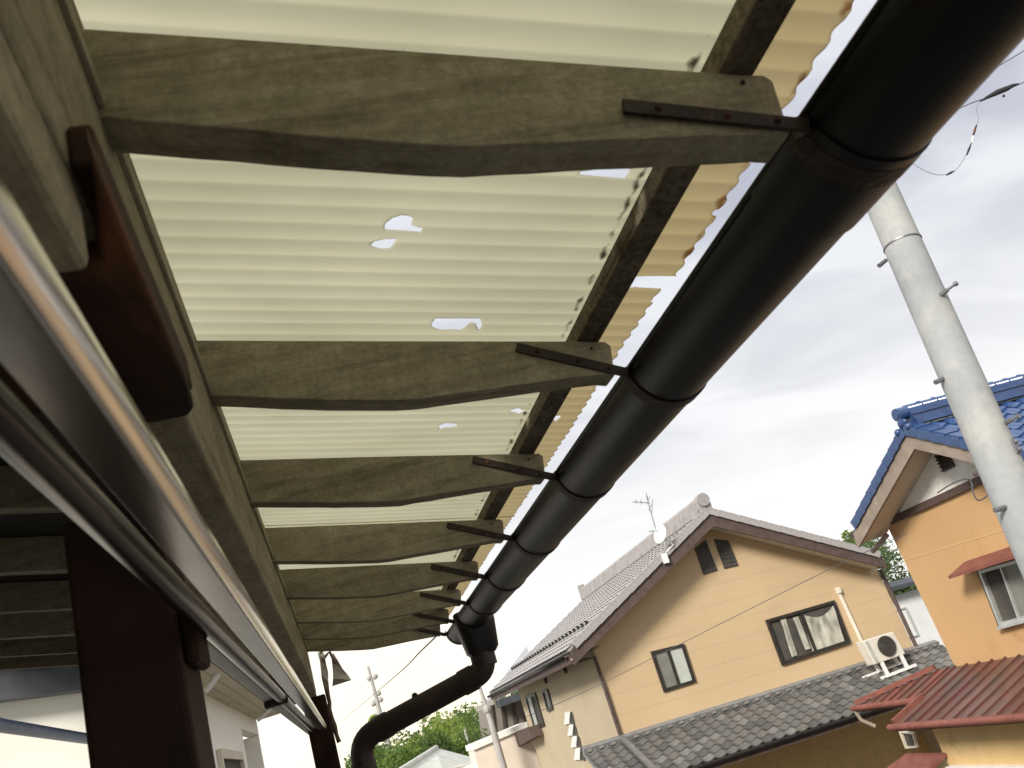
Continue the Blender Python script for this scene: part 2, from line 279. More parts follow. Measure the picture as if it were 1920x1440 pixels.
def inst(name, mesh, parent, M):
    o = bpy.data.objects.new(name, mesh); COL.objects.link(o); o.parent = parent
    o.matrix_local = Matrix.Translation(-origin(parent)) @ M; ORI[o.name] = origin(parent); return o
def bilin(q, a, b):                                     # q = tl, tr, br, bl
    return (q[0].lerp(q[1], a)).lerp(q[3].lerp(q[2], a), b)
def window(parent, q, n, fw=0.05, frame=framedark, panes=2, glass=None, fills=None, sill=False, name='window', proud=0.05, mullion=None):
    n = Vector(n); W_ = (q[1] - q[0]).length; Hh = (q[3] - q[0]).length; a = fw / W_; b = fw / Hh
    outer = [bilin(q, 0, 0), bilin(q, 1, 0), bilin(q, 1, 1), bilin(q, 0, 1)]
    inner = [bilin(q, a, b), bilin(q, 1 - a, b), bilin(q, 1 - a, 1 - b), bilin(q, a, 1 - b)]
    m = MB()
    for i in range(4):
        j = (i + 1) % 4; m.prism([outer[i] + n * 0.004, outer[j] + n * 0.004, inner[j] + n * 0.004, inner[i] + n * 0.004], n * proud)
    f = m.build(name, frame, parent)
    for k in range(panes):
        x0 = a + (1 - 2 * a) * k / panes; x1 = a + (1 - 2 * a) * (k + 1) / panes
        g = 0.006 / W_
        P = [bilin(q, x0 + g, b), bilin(q, x1 - g, b), bilin(q, x1 - g, 1 - b), bilin(q, x0 + g, 1 - b)]
        MB().prism([p + n * (0.006 + 0.012 * (k % 2)) for p in P], n * 0.004).build('pane', (fills[k] if fills else roomdark), f)
        if k:
            xm = x0; mw = (mullion or fw) / W_ / 2
            MB().prism([bilin(q, xm - mw, b) + n * 0.004, bilin(q, xm + mw, b) + n * 0.004, bilin(q, xm + mw, 1 - b) + n * 0.004, bilin(q, xm - mw, 1 - b) + n * 0.004], n * (proud * 0.8)).build('mullion', frame, f)
    if sill:
        MB().prism([bilin(q, -0.02, 1) + n * 0.006, bilin(q, 1.02, 1) + n * 0.006, bilin(q, 1.02, 1.05) + n * 0.006, bilin(q, -0.02, 1.05) + n * 0.006], n * (proud + 0.03)).build('sill', framesilver if frame is framesilver else frame, f)
    return f

# ================================================================== SETTING
g = MB(); g.prism([v_(-600, -600, -0.3), v_(900, -600, -0.3), v_(900, 1200, -0.3), v_(-600, 1200, -0.3)], (0, 0, 0.3)); g.build('ground', ground_m, kind='structure')
MB().box((2.2, -40, 0.004), (6.8, 48, 0.012)).build('road', asphalt, kind='structure')
MB().box((-4.4, -3.0, H - 1.72), (0.16, 4.1, H - 1.6)).build('balcony_floor', floor_m, kind='structure')
oh = empty('shading_house', v_(-3.0, 0, 0), 'unseen beige house wall added left of the balcony to darken the canopy', 'house')  # out of view, added to shade the canopy's underside from the left
MB().box(v(-2.2, -5.0, -4.9), v(-2.0, 3.7, 1.4)).build('wall', mat('shading_wall', (0.30, 0.27, 0.22), (0.35, 0.31, 0.26), scale=2, rough=0.9), oh)
MB().box(v(-6.0, -5.0, 1.4), v(-1.9, 3.9, 1.5)).build('roof', slate, oh)
m = MB()
def hillf(a, b):
    x = -140 + 480 * a; y = 66 + 160 * b
    z = -0.3 + 9.5 * math.sin(min(1, b * 2.2) * math.pi / 2) * (0.55 + 0.35 * mn.noise(Vector((x * 0.012, 3, 0))) + 0.12 * math.sin(x * 0.05)) * (1 if b < 0.999 else 0) - 2.8 * b
    return (x, y, z)
m.grid(hillf, 60, 20); m.build('hill', hill_m, smooth=True, kind='structure')

# ================================================================== BALCONY CANOPY
roof = empty('balcony_canopy', v(-0.12, 1.0, -1.6), 'weathered timber lean-to canopy with a holed cream corrugated sheet over the balcony', 'canopy')
ZT = lambda x: 0.519 - 0.225 * x                        # top of the rafters
ZS = lambda x: 0.5465 - 0.225 * x                       # middle of the corrugated sheet
RYS = [-0.42, 0.035, 0.49, 0.985, 1.44, 1.90, 2.34, 2.76, 3.14, 3.47]
RW = 0.04
prof_b = [(-1.9, 0.875), (-1.3, 0.738), (-0.6, 0.578), (-0.065, 0.455), (0.06, 0.420), (0.165, 0.3945), (0.445, 0.3695), (0.468, 0.3675)]
for i, y in enumerate(RYS):
    dz = -0.0125 if i == 2 else 0
    def bot(x):
        for (a, za), (b, zb) in zip(prof_b, prof_b[1:]):
            if a <= x <= b: return za + (zb - za) * (x - a) / (b - a)
        return prof_b[-1][1]
    xs = [-1.9, -1.5, -1.1, -0.7, -0.4, -0.2] + [-0.1 + k * 0.0279 for k in range(21)]
    n_ = len(xs); m = MB(); rg = random.Random(i * 7 + 3); ph = rg.random() * 9
    secs = []
    for x in xs:
        wob = 0.0009 * mn.noise(Vector((x * 7, ph, 0))) + 0.0009 * mn.noise(Vector((x * 31, ph, 4)))
        wy = 0.0025 * mn.noise(Vector((x * 3, ph, 9)))
        zb = bot(x) + dz * (0.4 + max(0, x) * 1.3) + wob; zt = ZT(x) - 0.0006
        secs.append([(x, y + wy, zt), (x, y + RW + wy, zt), (x, y + RW + wy * 0.6, zb + 0.0015), (x, y + wy, zb)])
    # slanted cut of the tail
    e = secs[-1]; xe = xs[-1]; secs[-1] = [(xe - 0.004, y, ZT(xe) - 0.006), (xe - 0.004, y + RW, ZT(xe) - 0.006), (xe - 0.014, y + RW, e[2][2] - 0.002), (xe - 0.014, y, e[3][2] - 0.002)]
    secs.insert(-1, [(xe - 0.002 - 0.008, y, ZT(xe - 0.01) - 0.001), (xe - 0.01, y + RW, ZT(xe - 0.01) - 0.001), (xe - 0.026, y + RW, bot(xe - 0.026) + dz), (xe - 0.026, y, bot(xe - 0.026) + dz)])
    for k, sct in enumerate(secs):
        m.v += [v(*p) for p in sct]
        if k:
            a = (k - 1) * 4
            for j in range(4): m.f.append((a + j, a + (j + 1) % 4, a + 4 + (j + 1) % 4, a + 4 + j))
    m.f.append((0, 1, 2, 3)); a = (len(secs) - 1) * 4; m.f.append((a + 3, a + 2, a + 1, a))
    m.build('rafter', wood_x, roof, bevel=0.0015)
# main beam that carries the rafters, with its ledger strip and the deeper spliced length next to the eye
MB().box(v(-0.185, -1.2, 0.311), v(-0.071, 3.62, 0.462)).build('beam', wood_y, roof, bevel=0.004)
MB().box(v(-0.170, -1.2, 0.4625), v(-0.0735, 3.60, 0.538)).build('blocking', wood_y, roof, bevel=0.002)
MB().box(v(-0.168, -1.2, 0.262), v(-0.0715, 0.392, 0.3105)).build('splice_block', wood_y, roof, bevel=0.005)
MB().box(v(-0.0708, -1.2, 0.459), v(-0.0660, 3.55, 0.4745)).build('ledger_strip', wood_y, roof, bevel=0.001)
# rusty saddle plate and brown post
sp = MB()
sp.prism([v(-0.108, 0.438, 0.2945), v(-0.074, 0.432, 0.2945), v(-0.0635, 0.385, 0.2945), v(-0.0555, 0.338, 0.2945), v(-0.0565, 0.60, 0.2945), v(-0.0595, 0.655, 0.2945), v(-0.066, 0.668, 0.2945), v(-0.094, 0.668, 0.2945), v(-0.108, 0.66, 0.2945)], (0, 0, 0.0155))
sp.box(v(-0.0707, 0.37, 0.3102), v(-0.0575, 0.655, 0.338))
sp.build('saddle_plate', rusty, roof, bevel=0.003)
MB().box(v(-0.150, 0.44, 0.215), v(-0.098, 0.64, 0.294)).build('knee_plate', brownpost, roof, bevel=0.003)
Y0 = 0.90
MB().box(v(-0.2275, Y0, -1.6), v(-0.1345, Y0 + 0.115, 0.3105)).build('post', brownpost, roof, bevel=0.006)
MB().box(v(-0.1342, Y0 + 0.015, 0.140), v(-0.119, Y0 + 0.09, 0.205)).build('post_clamp', brownpost, roof, bevel=0.006)
MB().box(v(PY(585, 1400, 3.75).x, 3.66, -1.6), v(PY(631, 1400, 3.75).x, 3.76, 0.30)).build('post', brownpost, roof, bevel=0.006)
MB().box(v(-0.185, 3.6205, 0.30), v(-0.075, 3.76, 0.45)).build('beam_end_block', wood_y, roof, bevel=0.004)
# batten under the sheet
for a, b in zip([-0.9] + [y + RW / 2 for y in RYS[1::3]], [y + RW / 2 - 0.002 for y in RYS[1::3]] + [3.64]):
    if b - a < 0.05: continue
    q = [(0.410, ZT(0.410) + 0.0004), (0.441, ZT(0.441) + 0.0004), (0.441, ZT(0.441) + 0.0222), (0.410, ZT(0.410) + 0.0222)]
    MB().prism([v(x, a, z) for x, z in q], (0, b - a, 0)).build('batten', batten_m, roof, bevel=0.0015)
MB().prism([v(x, -0.9, z) for x, z in [(-0.105, ZT(-0.105)), (-0.075, ZT(-0.075)), (-0.075, ZT(-0.075) + 0.0222), (-0.105, ZT(-0.105) + 0.0222)]], (0, 4.54, 0)).build('batten', batten_m, roof)
# ceiling boards over the inner side
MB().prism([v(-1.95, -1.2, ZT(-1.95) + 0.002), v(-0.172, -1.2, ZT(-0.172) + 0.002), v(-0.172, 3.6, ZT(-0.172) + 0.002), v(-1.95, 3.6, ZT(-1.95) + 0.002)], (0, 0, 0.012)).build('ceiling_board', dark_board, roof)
# corrugated sheets with their holes
nS = Vector((0.225, 0, 1)).normalized(); pS = v(0, 0, 0.5465)
def S2(px, py): p = PP(px, py, pS, nS); return (p.x, p.y)
holes = [[S2(*p) for p in h] for h in (
    [(722, 432), (724, 419), (735, 409), (752, 404), (768, 405), (774, 408), (772, 424), (781, 428), (794, 430), (789, 436), (760, 434)],
    [(695, 462), (705, 455), (722, 449), (736, 448), (747, 447), (742, 456), (732, 466), (712, 467)],
    [(816, 597), (901, 597), (905, 612), (898, 619), (892, 609), (884, 606), (875, 613), (864, 619), (843, 618), (826, 619), (810, 614), (811, 606)],
    [(1085, 329), (1089, 322), (1130, 316), (1184, 316), (1180, 322), (1173, 339), (1120, 334)],
    [(822, 798), (836, 794), (856, 795), (859, 800), (848, 804), (832, 804), (826, 807)],
    [(955, 770), (972, 766), (986, 772), (975, 778), (960, 775)],
    [(1036, 781), (1052, 779), (1050, 787), (1042, 791), (1033, 786)],
    [(762, 92), (770, 104), (782, 117), (778, 119), (766, 106)])]
holes.append([(0.440, 0.868), (0.455, 0.862), (0.480, 0.858), (0.60, 0.854), (0.60, 0.884), (0.500, 0.889), (0.470, 0.886), (0.452, 0.890), (0.441, 0.905)])
def inside(p, poly):
    c = False
    for (x1, y1), (x2, y2) in zip(poly, poly[1:] + poly[:1]):
        if (y1 > p[1]) != (y2 > p[1]) and p[0] < (x2 - x1) * (p[1] - y1) / (y2 - y1) + x1: c = not c
    return c
def nearest(p, poly):
    best = None
    for (x1, y1), (x2, y2) in zip(poly, poly[1:] + poly[:1]):
        dx, dy = x2 - x1, y2 - y1; t = max(0, min(1, ((p[0] - x1) * dx + (p[1] - y1) * dy) / (dx * dx + dy * dy + 1e-12)))
        q = (x1 + dx * t, y1 + dy * t); d = math.hypot(q[0] - p[0], q[1] - p[1])
        if best is None or d < best[0]: best = (d, q)
    return best
def sheet(y0, y1, lift, x1, seed):
    nx = 240; x0 = -0.14; ys = [y0]
    while ys[-1] < y1 - 1e-6: ys.append(min(y1, ys[-1] + (0.0025 if 0.42 < ys[-1] < 1.36 else 0.005)))
    ny = len(ys) - 1
    vs = {}; P = []; F = []
    for j in range(ny + 1):
        y = ys[j]
        xe = (x1 if y < 0.87 or x1 < 0.512 else x1 - 0.009) + 0.0035 * mn.noise(Vector((y * 9, seed, 0))) + 0.0030 * math.cos(2 * math.pi * y / 0.032) + (-0.004 if mn.noise(Vector((y * 45, seed, 5))) > 0.42 else 0)
        for i in range(nx + 1): P.append([x0 + (xe - x0) * i / nx, y])
    mark = {}
    for hp in holes:
        xa = min(p[0] for p in hp); xb = max(p[0] for p in hp); ya = min(p[1] for p in hp); yb = max(p[1] for p in hp)
        for j in range(ny):
            y = (ys[j] + ys[j + 1]) / 2
            if y < ya - 0.01 or y > yb + 0.01: continue
            for i in range(nx):
                a = j * (nx + 1) + i; c = P[a]; x = c[0] + 0.0013
                if xa <= x <= xb and inside((x, y), hp): mark[(i, j)] = hp
    touched = {}
    for (i, j), hp in mark.items():
        for a in (j * (nx + 1) + i, j * (nx + 1) + i + 1, (j + 1) * (nx + 1) + i, (j + 1) * (nx + 1) + i + 1): touched[a] = hp
    for a, hp in touched.items():
        i = a % (nx + 1); j = a // (nx + 1)
        if all((ii, jj) in mark for ii in (i - 1, i) for jj in (j - 1, j)): continue
        d, q = nearest(P[a], hp)
        if d < 0.0032 and i < nx: P[a] = list(q)
    for j in range(ny):
        for i in range(nx):
            if (i, j) in mark: continue
            a = j * (nx + 1) + i; F.append((a, a + 1, a + nx + 2, a + nx + 1))
    m = MB()
    for x, y in P:
        z = ZS(x) + 0.0027 * (0.5 - abs(math.sin(math.pi * y / 0.032)) ** 0.9) + lift + 0.0012 * mn.noise(Vector((x * 4, y * 3, seed)))
        m.v.append(v(x, y, z))
    m.f = F
    o = m.build('corrugated_sheet', sheet_m, roof, smooth=False, recalc=False)
    for p in o.data.polygons: p.use_smooth = True
    so_ = o.modifiers.new('thick', 'SOLIDIFY'); so_.thickness = 0.0008
    return o
# the material reads x in object space: shift the objects' frame onto the canopy origin
sheet_m.node_tree.nodes
sheets = [sheet(-0.85, 1.992, 0.0020, 0.514, 1), sheet(1.988, 3.62, 0.0030, 0.503, 3)]
for nn in list(sheet_m.node_tree.nodes):               # object space is offset by the canopy's origin: put it back
    if nn.type == 'TEX_COORD':
        mpn = sheet_m.node_tree.nodes.new('ShaderNodeMapping'); mpn.inputs['Location'].default_value = tuple(roof.location)
        tl = [l for l in sheet_m.node_tree.links if l.from_node == nn]
        for l in tl:
            ts = l.to_socket; sheet_m.node_tree.links.remove(l); sheet_m.node_tree.links.new(mpn.outputs[0], ts)
        sheet_m.node_tree.links.new(nn.outputs['Object'], mpn.inputs[0])
# knots and nail heads
m = MB()
for y in RYS:
    for x in (0.425, 0.418): m.ball(v(x, y - 0.001, ZT(x) - 0.012 + (0.425 - x) * 3), 0.0022, 6, 4)
m.build('nails', strap_m, roof, kind='stuff')

# ================================================================== RAIN GUTTER
GX, GZ, GR = 0.531, 0.373, 0.060
gut = empty('rain_gutter', v(GX, 1.4, GZ), 'long dark brown half-round rain gutter hung along the canopy eave', 'gutter')
def trough(y0, y1, r, th=0.0022, a0=0, a1=180, seg=28, dz=0.0):
    m = MB(); ny = max(1, int((y1 - y0) / 0.25)); pr = []
    for k in range(seg + 1):
        a = math.radians(180 + a0 + (a1 - a0) * k / seg); pr.append((math.cos(a), math.sin(a)))
    def sec(y):
        o_ = [v(GX + c * r, y, GZ + s * r + dz) for c, s in pr]; i_ = [v(GX + c * (r - th), y, GZ + s * (r - th) + dz) for c, s in reversed(pr)]
        return o_ + i_
    n = 2 * (seg + 1)
    for j in range(ny + 1): m.v += sec(y0 + (y1 - y0) * j / ny)
    for j in range(ny):
        for k in range(n):
            a = j * n + k; b = j * n + (k + 1) % n; m.f.append((a, b, b + n, a + n))
    for j in (0, ny):
        for k in range(seg):
            a = j * n + k; b = j * n + k + 1; c = j * n + n - 2 - k; d = j * n + n - 1 - k; m.f.append((a, b, c, d))
    return m
for a, b in ((-0.9, 0.545), (0.545, 3.07)):
    tr = trough(a, b, GR).build('trough', gutter_m, gut, smooth=True)
    m = MB()
    for s in (-1, 1): m.tube([v(GX + s * GR, a, GZ + 0.002), v(GX + s * GR, b, GZ + 0.002)], 0.0038, 10)
    m.build('rim_bead', gutter_m, tr, smooth=True)
trough(3.17, 3.52, GR).build('trough', gutter_m, gut, smooth=True)
trough(0.49, 0.60, GR + 0.0022, th=0.0022).build('joint_sleeve', gutter_m, gut, smooth=True)
m = MB(); pts = [v(GX + math.cos(math.radians(180 + 180 * k / 20)) * GR, 3.52, GZ + math.sin(math.radians(180 + 180 * k / 20)) * GR) for k in range(21)]
m.prism(pts, (0, 0.004, 0)); m.build('end_cap', gutter_m, gut)
for i, y in enumerate(RYS[1:]):
    t = trough(y + 0.012, y + 0.034, GR + 0.0026, th=0.0023, a0=-6, a1=184).build('bracket', strap_m, gut)
    MB().box(v(GX + GR + 0.0005, y + 0.008, GZ - 0.012), v(GX + GR + 0.0075, y + 0.040, GZ + 0.006)).build('rim_clip', strap_m, t, bevel=0.002)
    yf = y - 0.0028
    if i == 0 or i == 1: A = v(0.309, yf, 0.401); B = v(0.462, yf, 0.357)
    else: A = v(0.323, yf, 0.435); B = v(0.462, yf, 0.364)
    up = Vector((0, 0, 1)); st = MB().beam(A, B, 0.0036, 0.0135)
    st.build('strap', strap_m, t, bevel=0.0006)
    MB().beam(B - Vector((0.002, 0, 0)), v(GX - GR - 0.004, y + 0.02, GZ - 0.004), 0.0036, 0.0125).build('strap_end', strap_m, t)
    m = MB()
    for f_ in (0.18, 0.55, 0.82): m.ball(A.lerp(B, f_) + Vector((0, -0.002, 0)), 0.0032, 8, 5)
    m.build('screw_heads', rusty, t, kind='stuff')
# outlet box and downpipe
m = MB(); c = v(GX, 3.12, 0)
secs = [(GZ + 0.012, 0.069, 0.060), (GZ - 0.02, 0.071, 0.062), (GZ - 0.045, 0.070, 0.060), (GZ - 0.135, 0.058, 0.050), (GZ - 0.150, 0.044, 0.040)]
for z, rx, ry in secs:
    for k in range(24):
        a = 2 * math.pi * k / 24; ca, sa = math.cos(a), math.sin(a); q = (abs(ca) ** 4 + abs(sa) ** 4) ** -0.25
        m.v.append(v(GX + ca * q * rx, 3.12 + sa * q * ry, z))
for j in range(len(secs) - 1):
    for k in range(24): m.f.append((j * 24 + k, j * 24 + (k + 1) % 24, (j + 1) * 24 + (k + 1) % 24, (j + 1) * 24 + k))
m.f.append(tuple(range(4 * 24, 5 * 24)))
m.build('outlet_box', gutter_m, gut, smooth=True, recalc=True)
def arc(p, c, q, n=8):                                   # rounded corner
    return [p.lerp(c, t / n).lerp(c.lerp(q, t / n), t / n) for t in range(n + 1)]
a0 = v(GX - 0.005, 3.12, GZ - 0.14); a1 = PY(897, 1262, 3.13); a2 = PY(672, 1388, 3.30); a3 = Vector((PY(672, 1440, 3.30).x, 3.30, H - 1.6))
a1.x = GX - 0.006; a1.y = 3.12
d = lambda p, q, r: p + (q - p).normalized() * r
path = [a0] + arc(d(a1, a0, 0.05), a1, d(a1, a2, 0.05)) + arc(d(a2, a1, 0.075), a2, d(a2, a3, 0.075)) + [a3]
dp = MB().tube(path, 0.041, 20).build('downpipe', pipe_m, gut, smooth=True)
for p, q in ((path[0], path[1]), (path[9], path[10]), (path[10], path[9]), (path[-2], path[-1])):
    dd = (q - p).normalized(); MB().tube([p, p + dd * 0.05], 0.045, 20).build('socket', pipe_m, dp, smooth=True)
MB().ball(path[10].lerp(path[9], 0.42) + Vector((0, 0, 0.042)), 0.012, 8, 5).build('screw', pipe_m, dp)

# ================================================================== LAUNDRY POLES under the canopy
def pole_(name, m_, p, q, r, label, cat='laundry pole', group=None, seg=40):
    mid = p.lerp(q, 0.5); o = MB().tube([p.lerp(q, k / 24) + Vector((0, 0, 0.0008 * mn.noise(Vector((k * 0.7, r * 99, 0))))) for k in range(25)], r, seg).build(name, m_, loc=mid, smooth=True, label=label, cat=cat, group=group); return o
pf = [(-0.0597, 0.1800), (-0.0597, 0.1752)]
for k in range(9):
    a_ = math.radians(-18 - 2.6 * k); pf.append((pf[-1][0] + math.sin(a_) * 0.00125, pf[-1][1] - math.cos(a_) * 0.00125))
for k in range(6):
    a_ = math.radians(-46 - 8 * k); pf.append((pf[-1][0] + math.sin(a_) * 0.0006, pf[-1][1] - math.cos(a_) * 0.0006))
pf += [(-0.0865, pf[-1][1] - 0.0004), (-0.0875, pf[-1][1] + 0.0008), (-0.0875, 0.1800)]
MB().prism([v(x, -0.25, z) for x, z in pf], (0, 4.5, 0)).build('metal_rail', steel, loc=v(-0.074, 2, 0.17), label='polished brown metal rail nearest the eye, under the canopy beam, with a bright edge', cat='rail')
pole_('laundry_pole', bronze, v(-0.1135, -0.25, 0.182), v(-0.1135, 4.1, 0.182), 0.0110, 'thin round bronze laundry pole half hidden behind the brown rail')
MB().box(v(-0.1480, 1.05, 0.183), v(-0.1285, 4.0, 0.197)).build('aluminium_rail', alu, loc=v(-0.138, 2.5, 0.19), bevel=0.002, label='pale flat aluminium rail running from behind the brown post to the far post', cat='rail')
hk = MB(); hk.box(v(-0.150, 1.985, 0.168), v(-0.100, 2.015, 0.215)); hk.box(v(-0.127, 1.985, 0.2155), v(-0.117, 2.015, 0.3105))
hk.build('rail_hanger', strap_m, loc=v(-0.12, 2.0, 0.31), bevel=0.004, label='dark clamp holding the rails up beneath the canopy beam', cat='clamp')

# torn film and rope at the far end of the beam
def strip(pxs, Y, wid):                                   # pxs: (px, py, halfwidth in m)
    m = MB(); n0 = 0
    for i, (a, b, hw) in enumerate(pxs):
        p = PY(a, b, Y); o_ = 0.01 * math.sin(i * 1.7)
        m.v += [p + Vector((-hw, o_, 0)), p + Vector((hw, -o_, 0.0))]
        if i: m.f.append((2 * i - 2, 2 * i - 1, 2 * i + 1, 2 * i))
    return m
rt = empty('torn_plastic_film', PY(620, 1235, 3.7), 'dirty torn plastic film dangling from the far end of the canopy beam', 'plastic film')
def solid(m, name, mt, par, th=0.0015):
    o = m.build(name, mt, par, recalc=False); s_ = o.modifiers.new('thick', 'SOLIDIFY'); s_.thickness = th; return o
solid(strip([(601, 1222, .012), (604, 1236, .010), (607, 1250, .012), (609, 1264, .014), (611, 1280, .010), (615, 1296, .006)], 3.7, 1), 'strip', dryplastic, rt)
solid(strip([(623, 1226, .006), (628, 1240, .012), (633, 1256, .020), (638, 1268, .030), (641, 1281, .040)], 3.72, 1), 'flap', dryplastic, rt)
m = MB(); m.tube([PY(600, 1218, 3.7), PY(606, 1240, 3.7), PY(612, 1228, 3.7), PY(618, 1222, 3.7), PY(625, 1236, 3.7), PY(630, 1244, 3.7)], 0.006, 8); m.build('knot', rope_m, rt, smooth=True)
rp = MB().tube([PY(a, b, 3.72) for a, b in ((604, 1228), (606, 1245), (609, 1270), (614, 1300), (618, 1318), (617, 1330), (622, 1345), (627, 1362), (631, 1378), (636, 1392))], [0.010, 0.012, 0.013, 0.009, 0.008, 0.010, 0.008, 0.011, 0.008, 0.009], 10)
rp.build('rope', rope_m, loc=PY(604, 1228, 3.72), smooth=True, label='frayed brown rope hanging beside the far post below the torn film', cat='rope')

# ================================================================== NEAR UTILITY POLE
pa, pb = PY(1668, 403, 4.6), PY(1905, 940, 4.6); dr = (pa - pb).normalized()
top = pa + dr * ((H + 3.62 - pa.z) / dr.z); ft = pb - dr * (pb.z / dr.z)
up = empty('utility_pole', ft, 'tall smooth grey concrete utility pole with step bolts, rising behind the gutter', 'utility pole')
Lp = (top - ft).length
MB().tube([ft.lerp(top, k / 30) for k in range(31)] + [top + dr * 0.03], [0.155 - 0.028 * k / 30 for k in range(31)] + [0.09], 40).build('shaft', concrete, up, smooth=True)
bz = PY(1700, 452, 4.55); tt = (bz - ft).dot(dr)
MB().tube([ft + dr * tt, ft + dr * (tt + 0.012)], 0.1375, 40).build('steel_band', galv, up, smooth=True)
cdir = Vector((-0.69, -0.72, 0)).normalized(); sdir = Vector((-cdir.y, cdir.x, 0))
def onpole(px, py):                                       # point of the shaft surface on the sight line
    r_ = ray(px, py).normalized(); best = None
    for k in range(2000):
        p = EYE + r_ * (3.5 + k * 0.0025 * 1.0); t = (p - ft).dot(dr); c_ = ft + dr * t
        dd = (p - c_).length
        if best is None or dd < best[0]: best = (dd, p, c_)
        if dd < 0.137: return p, c_
    return best[1], best[2]
for px, py, tip in ((1765, 552, (1792, 532)), (1660, 489, (1650, 497)), (1768, 710, (1756, 716)), (1885, 793, (1908, 781)), (1885, 951, (1868, 956))):
    p, c_ = onpole(px, py); Yt = p.y - (0.10 if px > 1700 and py in (552, 793) else 0.0); q = PY(tip[0], tip[1], Yt)
    m = MB(); m.tube([p - (q - p) * 0.15, q], 0.0095, 10); m.tube([q - (q - p).normalized() * 0.012, q + (q - p).normalized() * 0.012], 0.017, 10)
    m.tube([p - (q - p).normalized() * 0.01, p + (q - p).normalized() * 0.05], 0.016, 6)
    m.build('step_bolt', galv, up, smooth=True)
p, c_ = onpole(1903, 836); n_ = (p - c_).normalized()
m = MB(); m.beam(p - dr * 0.05 + n_ * 0.006, p + dr * 0.05 + n_ * 0.006, 0.055, 0.012, up=n_); m.ball(p + n_ * 0.016 + dr * 0.025, 0.015, 8, 5); m.ball(p + n_ * 0.016 - dr * 0.03, 0.018, 8, 5)
m.build('bracket_plate', galv, up)

# cables at the upper right
def cable(pts, r, name, label, mt=cable_m, extra=None, cat='cable', seg=8):
    root = empty(name, pts[0], label, cat)
    fine = []
    for i in range(len(pts) - 1):                          # Catmull-Rom
        p0 = pts[max(i - 1, 0)]; p1 = pts[i]; p2 = pts[i + 1]; p3 = pts[min(i + 2, len(pts) - 1)]
        for k in range(8):
            t = k / 8; fine.append(0.5 * ((2 * p1) + (p2 - p0) * t + (2 * p0 - 5 * p1 + 4 * p2 - p3) * t * t + (3 * p1 - p0 - 3 * p2 + p3) * t ** 3))
    fine.append(pts[-1])
    MB().tube(fine, r, seg).build('wire', mt, root, smooth=True); return root
cable([PY(1700, 225, 4.9), PY(1892, 112, 4.9), PY(1960, 70, 4.9)], 0.0045, 'overhead_cable', 'plain black overhead cable crossing the top right corner of the sky')
sc_ = cable([PY(1640, 275, 5.0), PY(1808, 199, 5.0), PY(1870, 176, 5.0), PY(1960, 136, 5.0)], 0.0045, 'overhead_cable', 'black overhead cable carrying a tapered splice case, right of the gutter')
MB().tube([PY(1838, 190, 4.99), PY(1852, 182, 4.99), PY(1870, 173, 4.99), PY(1888, 166, 4.99), PY(1900, 160, 4.99), PY(1910, 157, 4.99)], [0.006, 0.016, 0.026, 0.024, 0.016, 0.006], 10).build('splice_case', black, sc_, smooth=True)
MB().ball(PY(1882, 180, 4.98), 0.013, 8, 5).build('clip', black, sc_)
lp = cable([PY(1836, 192, 4.98), PY(1831, 203, 4.98), PY(1834, 222, 4.98), PY(1829, 245, 4.98), PY(1820, 270, 4.98), PY(1806, 300, 4.98), PY(1788, 322, 4.98), PY(1765, 328, 4.98), PY(1738, 322, 4.98), PY(1700, 300, 4.98)], 0.0024, 'drop_wire_loop', 'thin looping drop wire with dark connectors hanging below the splice case', mt=galv)
for a, b, mt in (((1831, 234), (1825, 253), rusty), ((1825, 255), (1822, 268), whitepl), ((1821, 269), (1813, 290), black), ((1790, 320), (1775, 328), black)):
    MB().tube([PY(a[0], a[1], 4.98), PY((a[0] + b[0]) / 2, (a[1] + b[1]) / 2, 4.98), PY(b[0], b[1], 4.98)], [0.004, 0.0105, 0.007] if mt is not whitepl else [0.007, 0.008, 0.006], 8).build('connector', mt, lp, smooth=True)
cable([PY(822, 1188, 5.0), PY(790, 1220, 7.0), PY(720, 1286, 14.0), PY(640, 1352, 40.0)], 0.006, 'telephone_line', 'single grey telephone line slanting across the bright gap below the canopy end')
cable([PY(985, 1345, 17), PY(1115, 1288, 17.4), PY(1380, 1155, 14.5), PY(1560, 1065, 12.5), PY(1700, 1000, 10.6)], 0.0055, 'telephone_line', 'thin wire sagging across the front of the tan gabled house')
hb = cable([PY(1758, 924, 9.7), PY(1785, 907, 9.7), PY(1812, 898, 9.7), PY(1822, 906, 9.7), PY(1824, 922, 9.7), PY(1834, 938, 9.7), PY(1850, 930, 9.7), PY(1862, 912, 9.7)], 0.010, 'service_cable_loop', 'brown service cable looping over the beam of the orange house gable')
for k in range(3): MB().ball(PY(1828 + k * 8, 889 - k * 5, 9.7), 0.03, 8, 5).build('insulator', brownwood, hb)

# ================================================================== TAN GABLED HOUSE
D = 20.0
tan = empty('tan_house', v_(9.9, D + 5, 0), 'two-storey tan house with a wide gable and silver-grey tiled roof', 'house')
F_ = lambda a, b, Y=D: PY(a, b, Y)
eL = F_(1106, 1196); ap = F_(1322, 985); eR = F_(1640, 1066); bR = F_(1735, 1262); bL = F_(1172, 1410)
eR = v(14.0, D, (eR.z - H)); bR = v(14.0, D, -1.95)
wx = 5.94
MB().prism([v(wx, D, -1.75), v(14.0, D, -1.95), v(14.0, D, 0.62), ap, v(wx, D, eL.z - H)], (0, 0.2, 0)).build('wall', tanwall, tan)
MB().prism([v(wx + 0.15, D + 0.9, -4.9), v(14.0, D + 0.9, -4.9), v(14.0, D + 0.9, -1.9), v(wx + 0.15, D + 0.9, -1.5)], (0, 0.2, 0)).build('ground_floor_wall', ochre, tan)
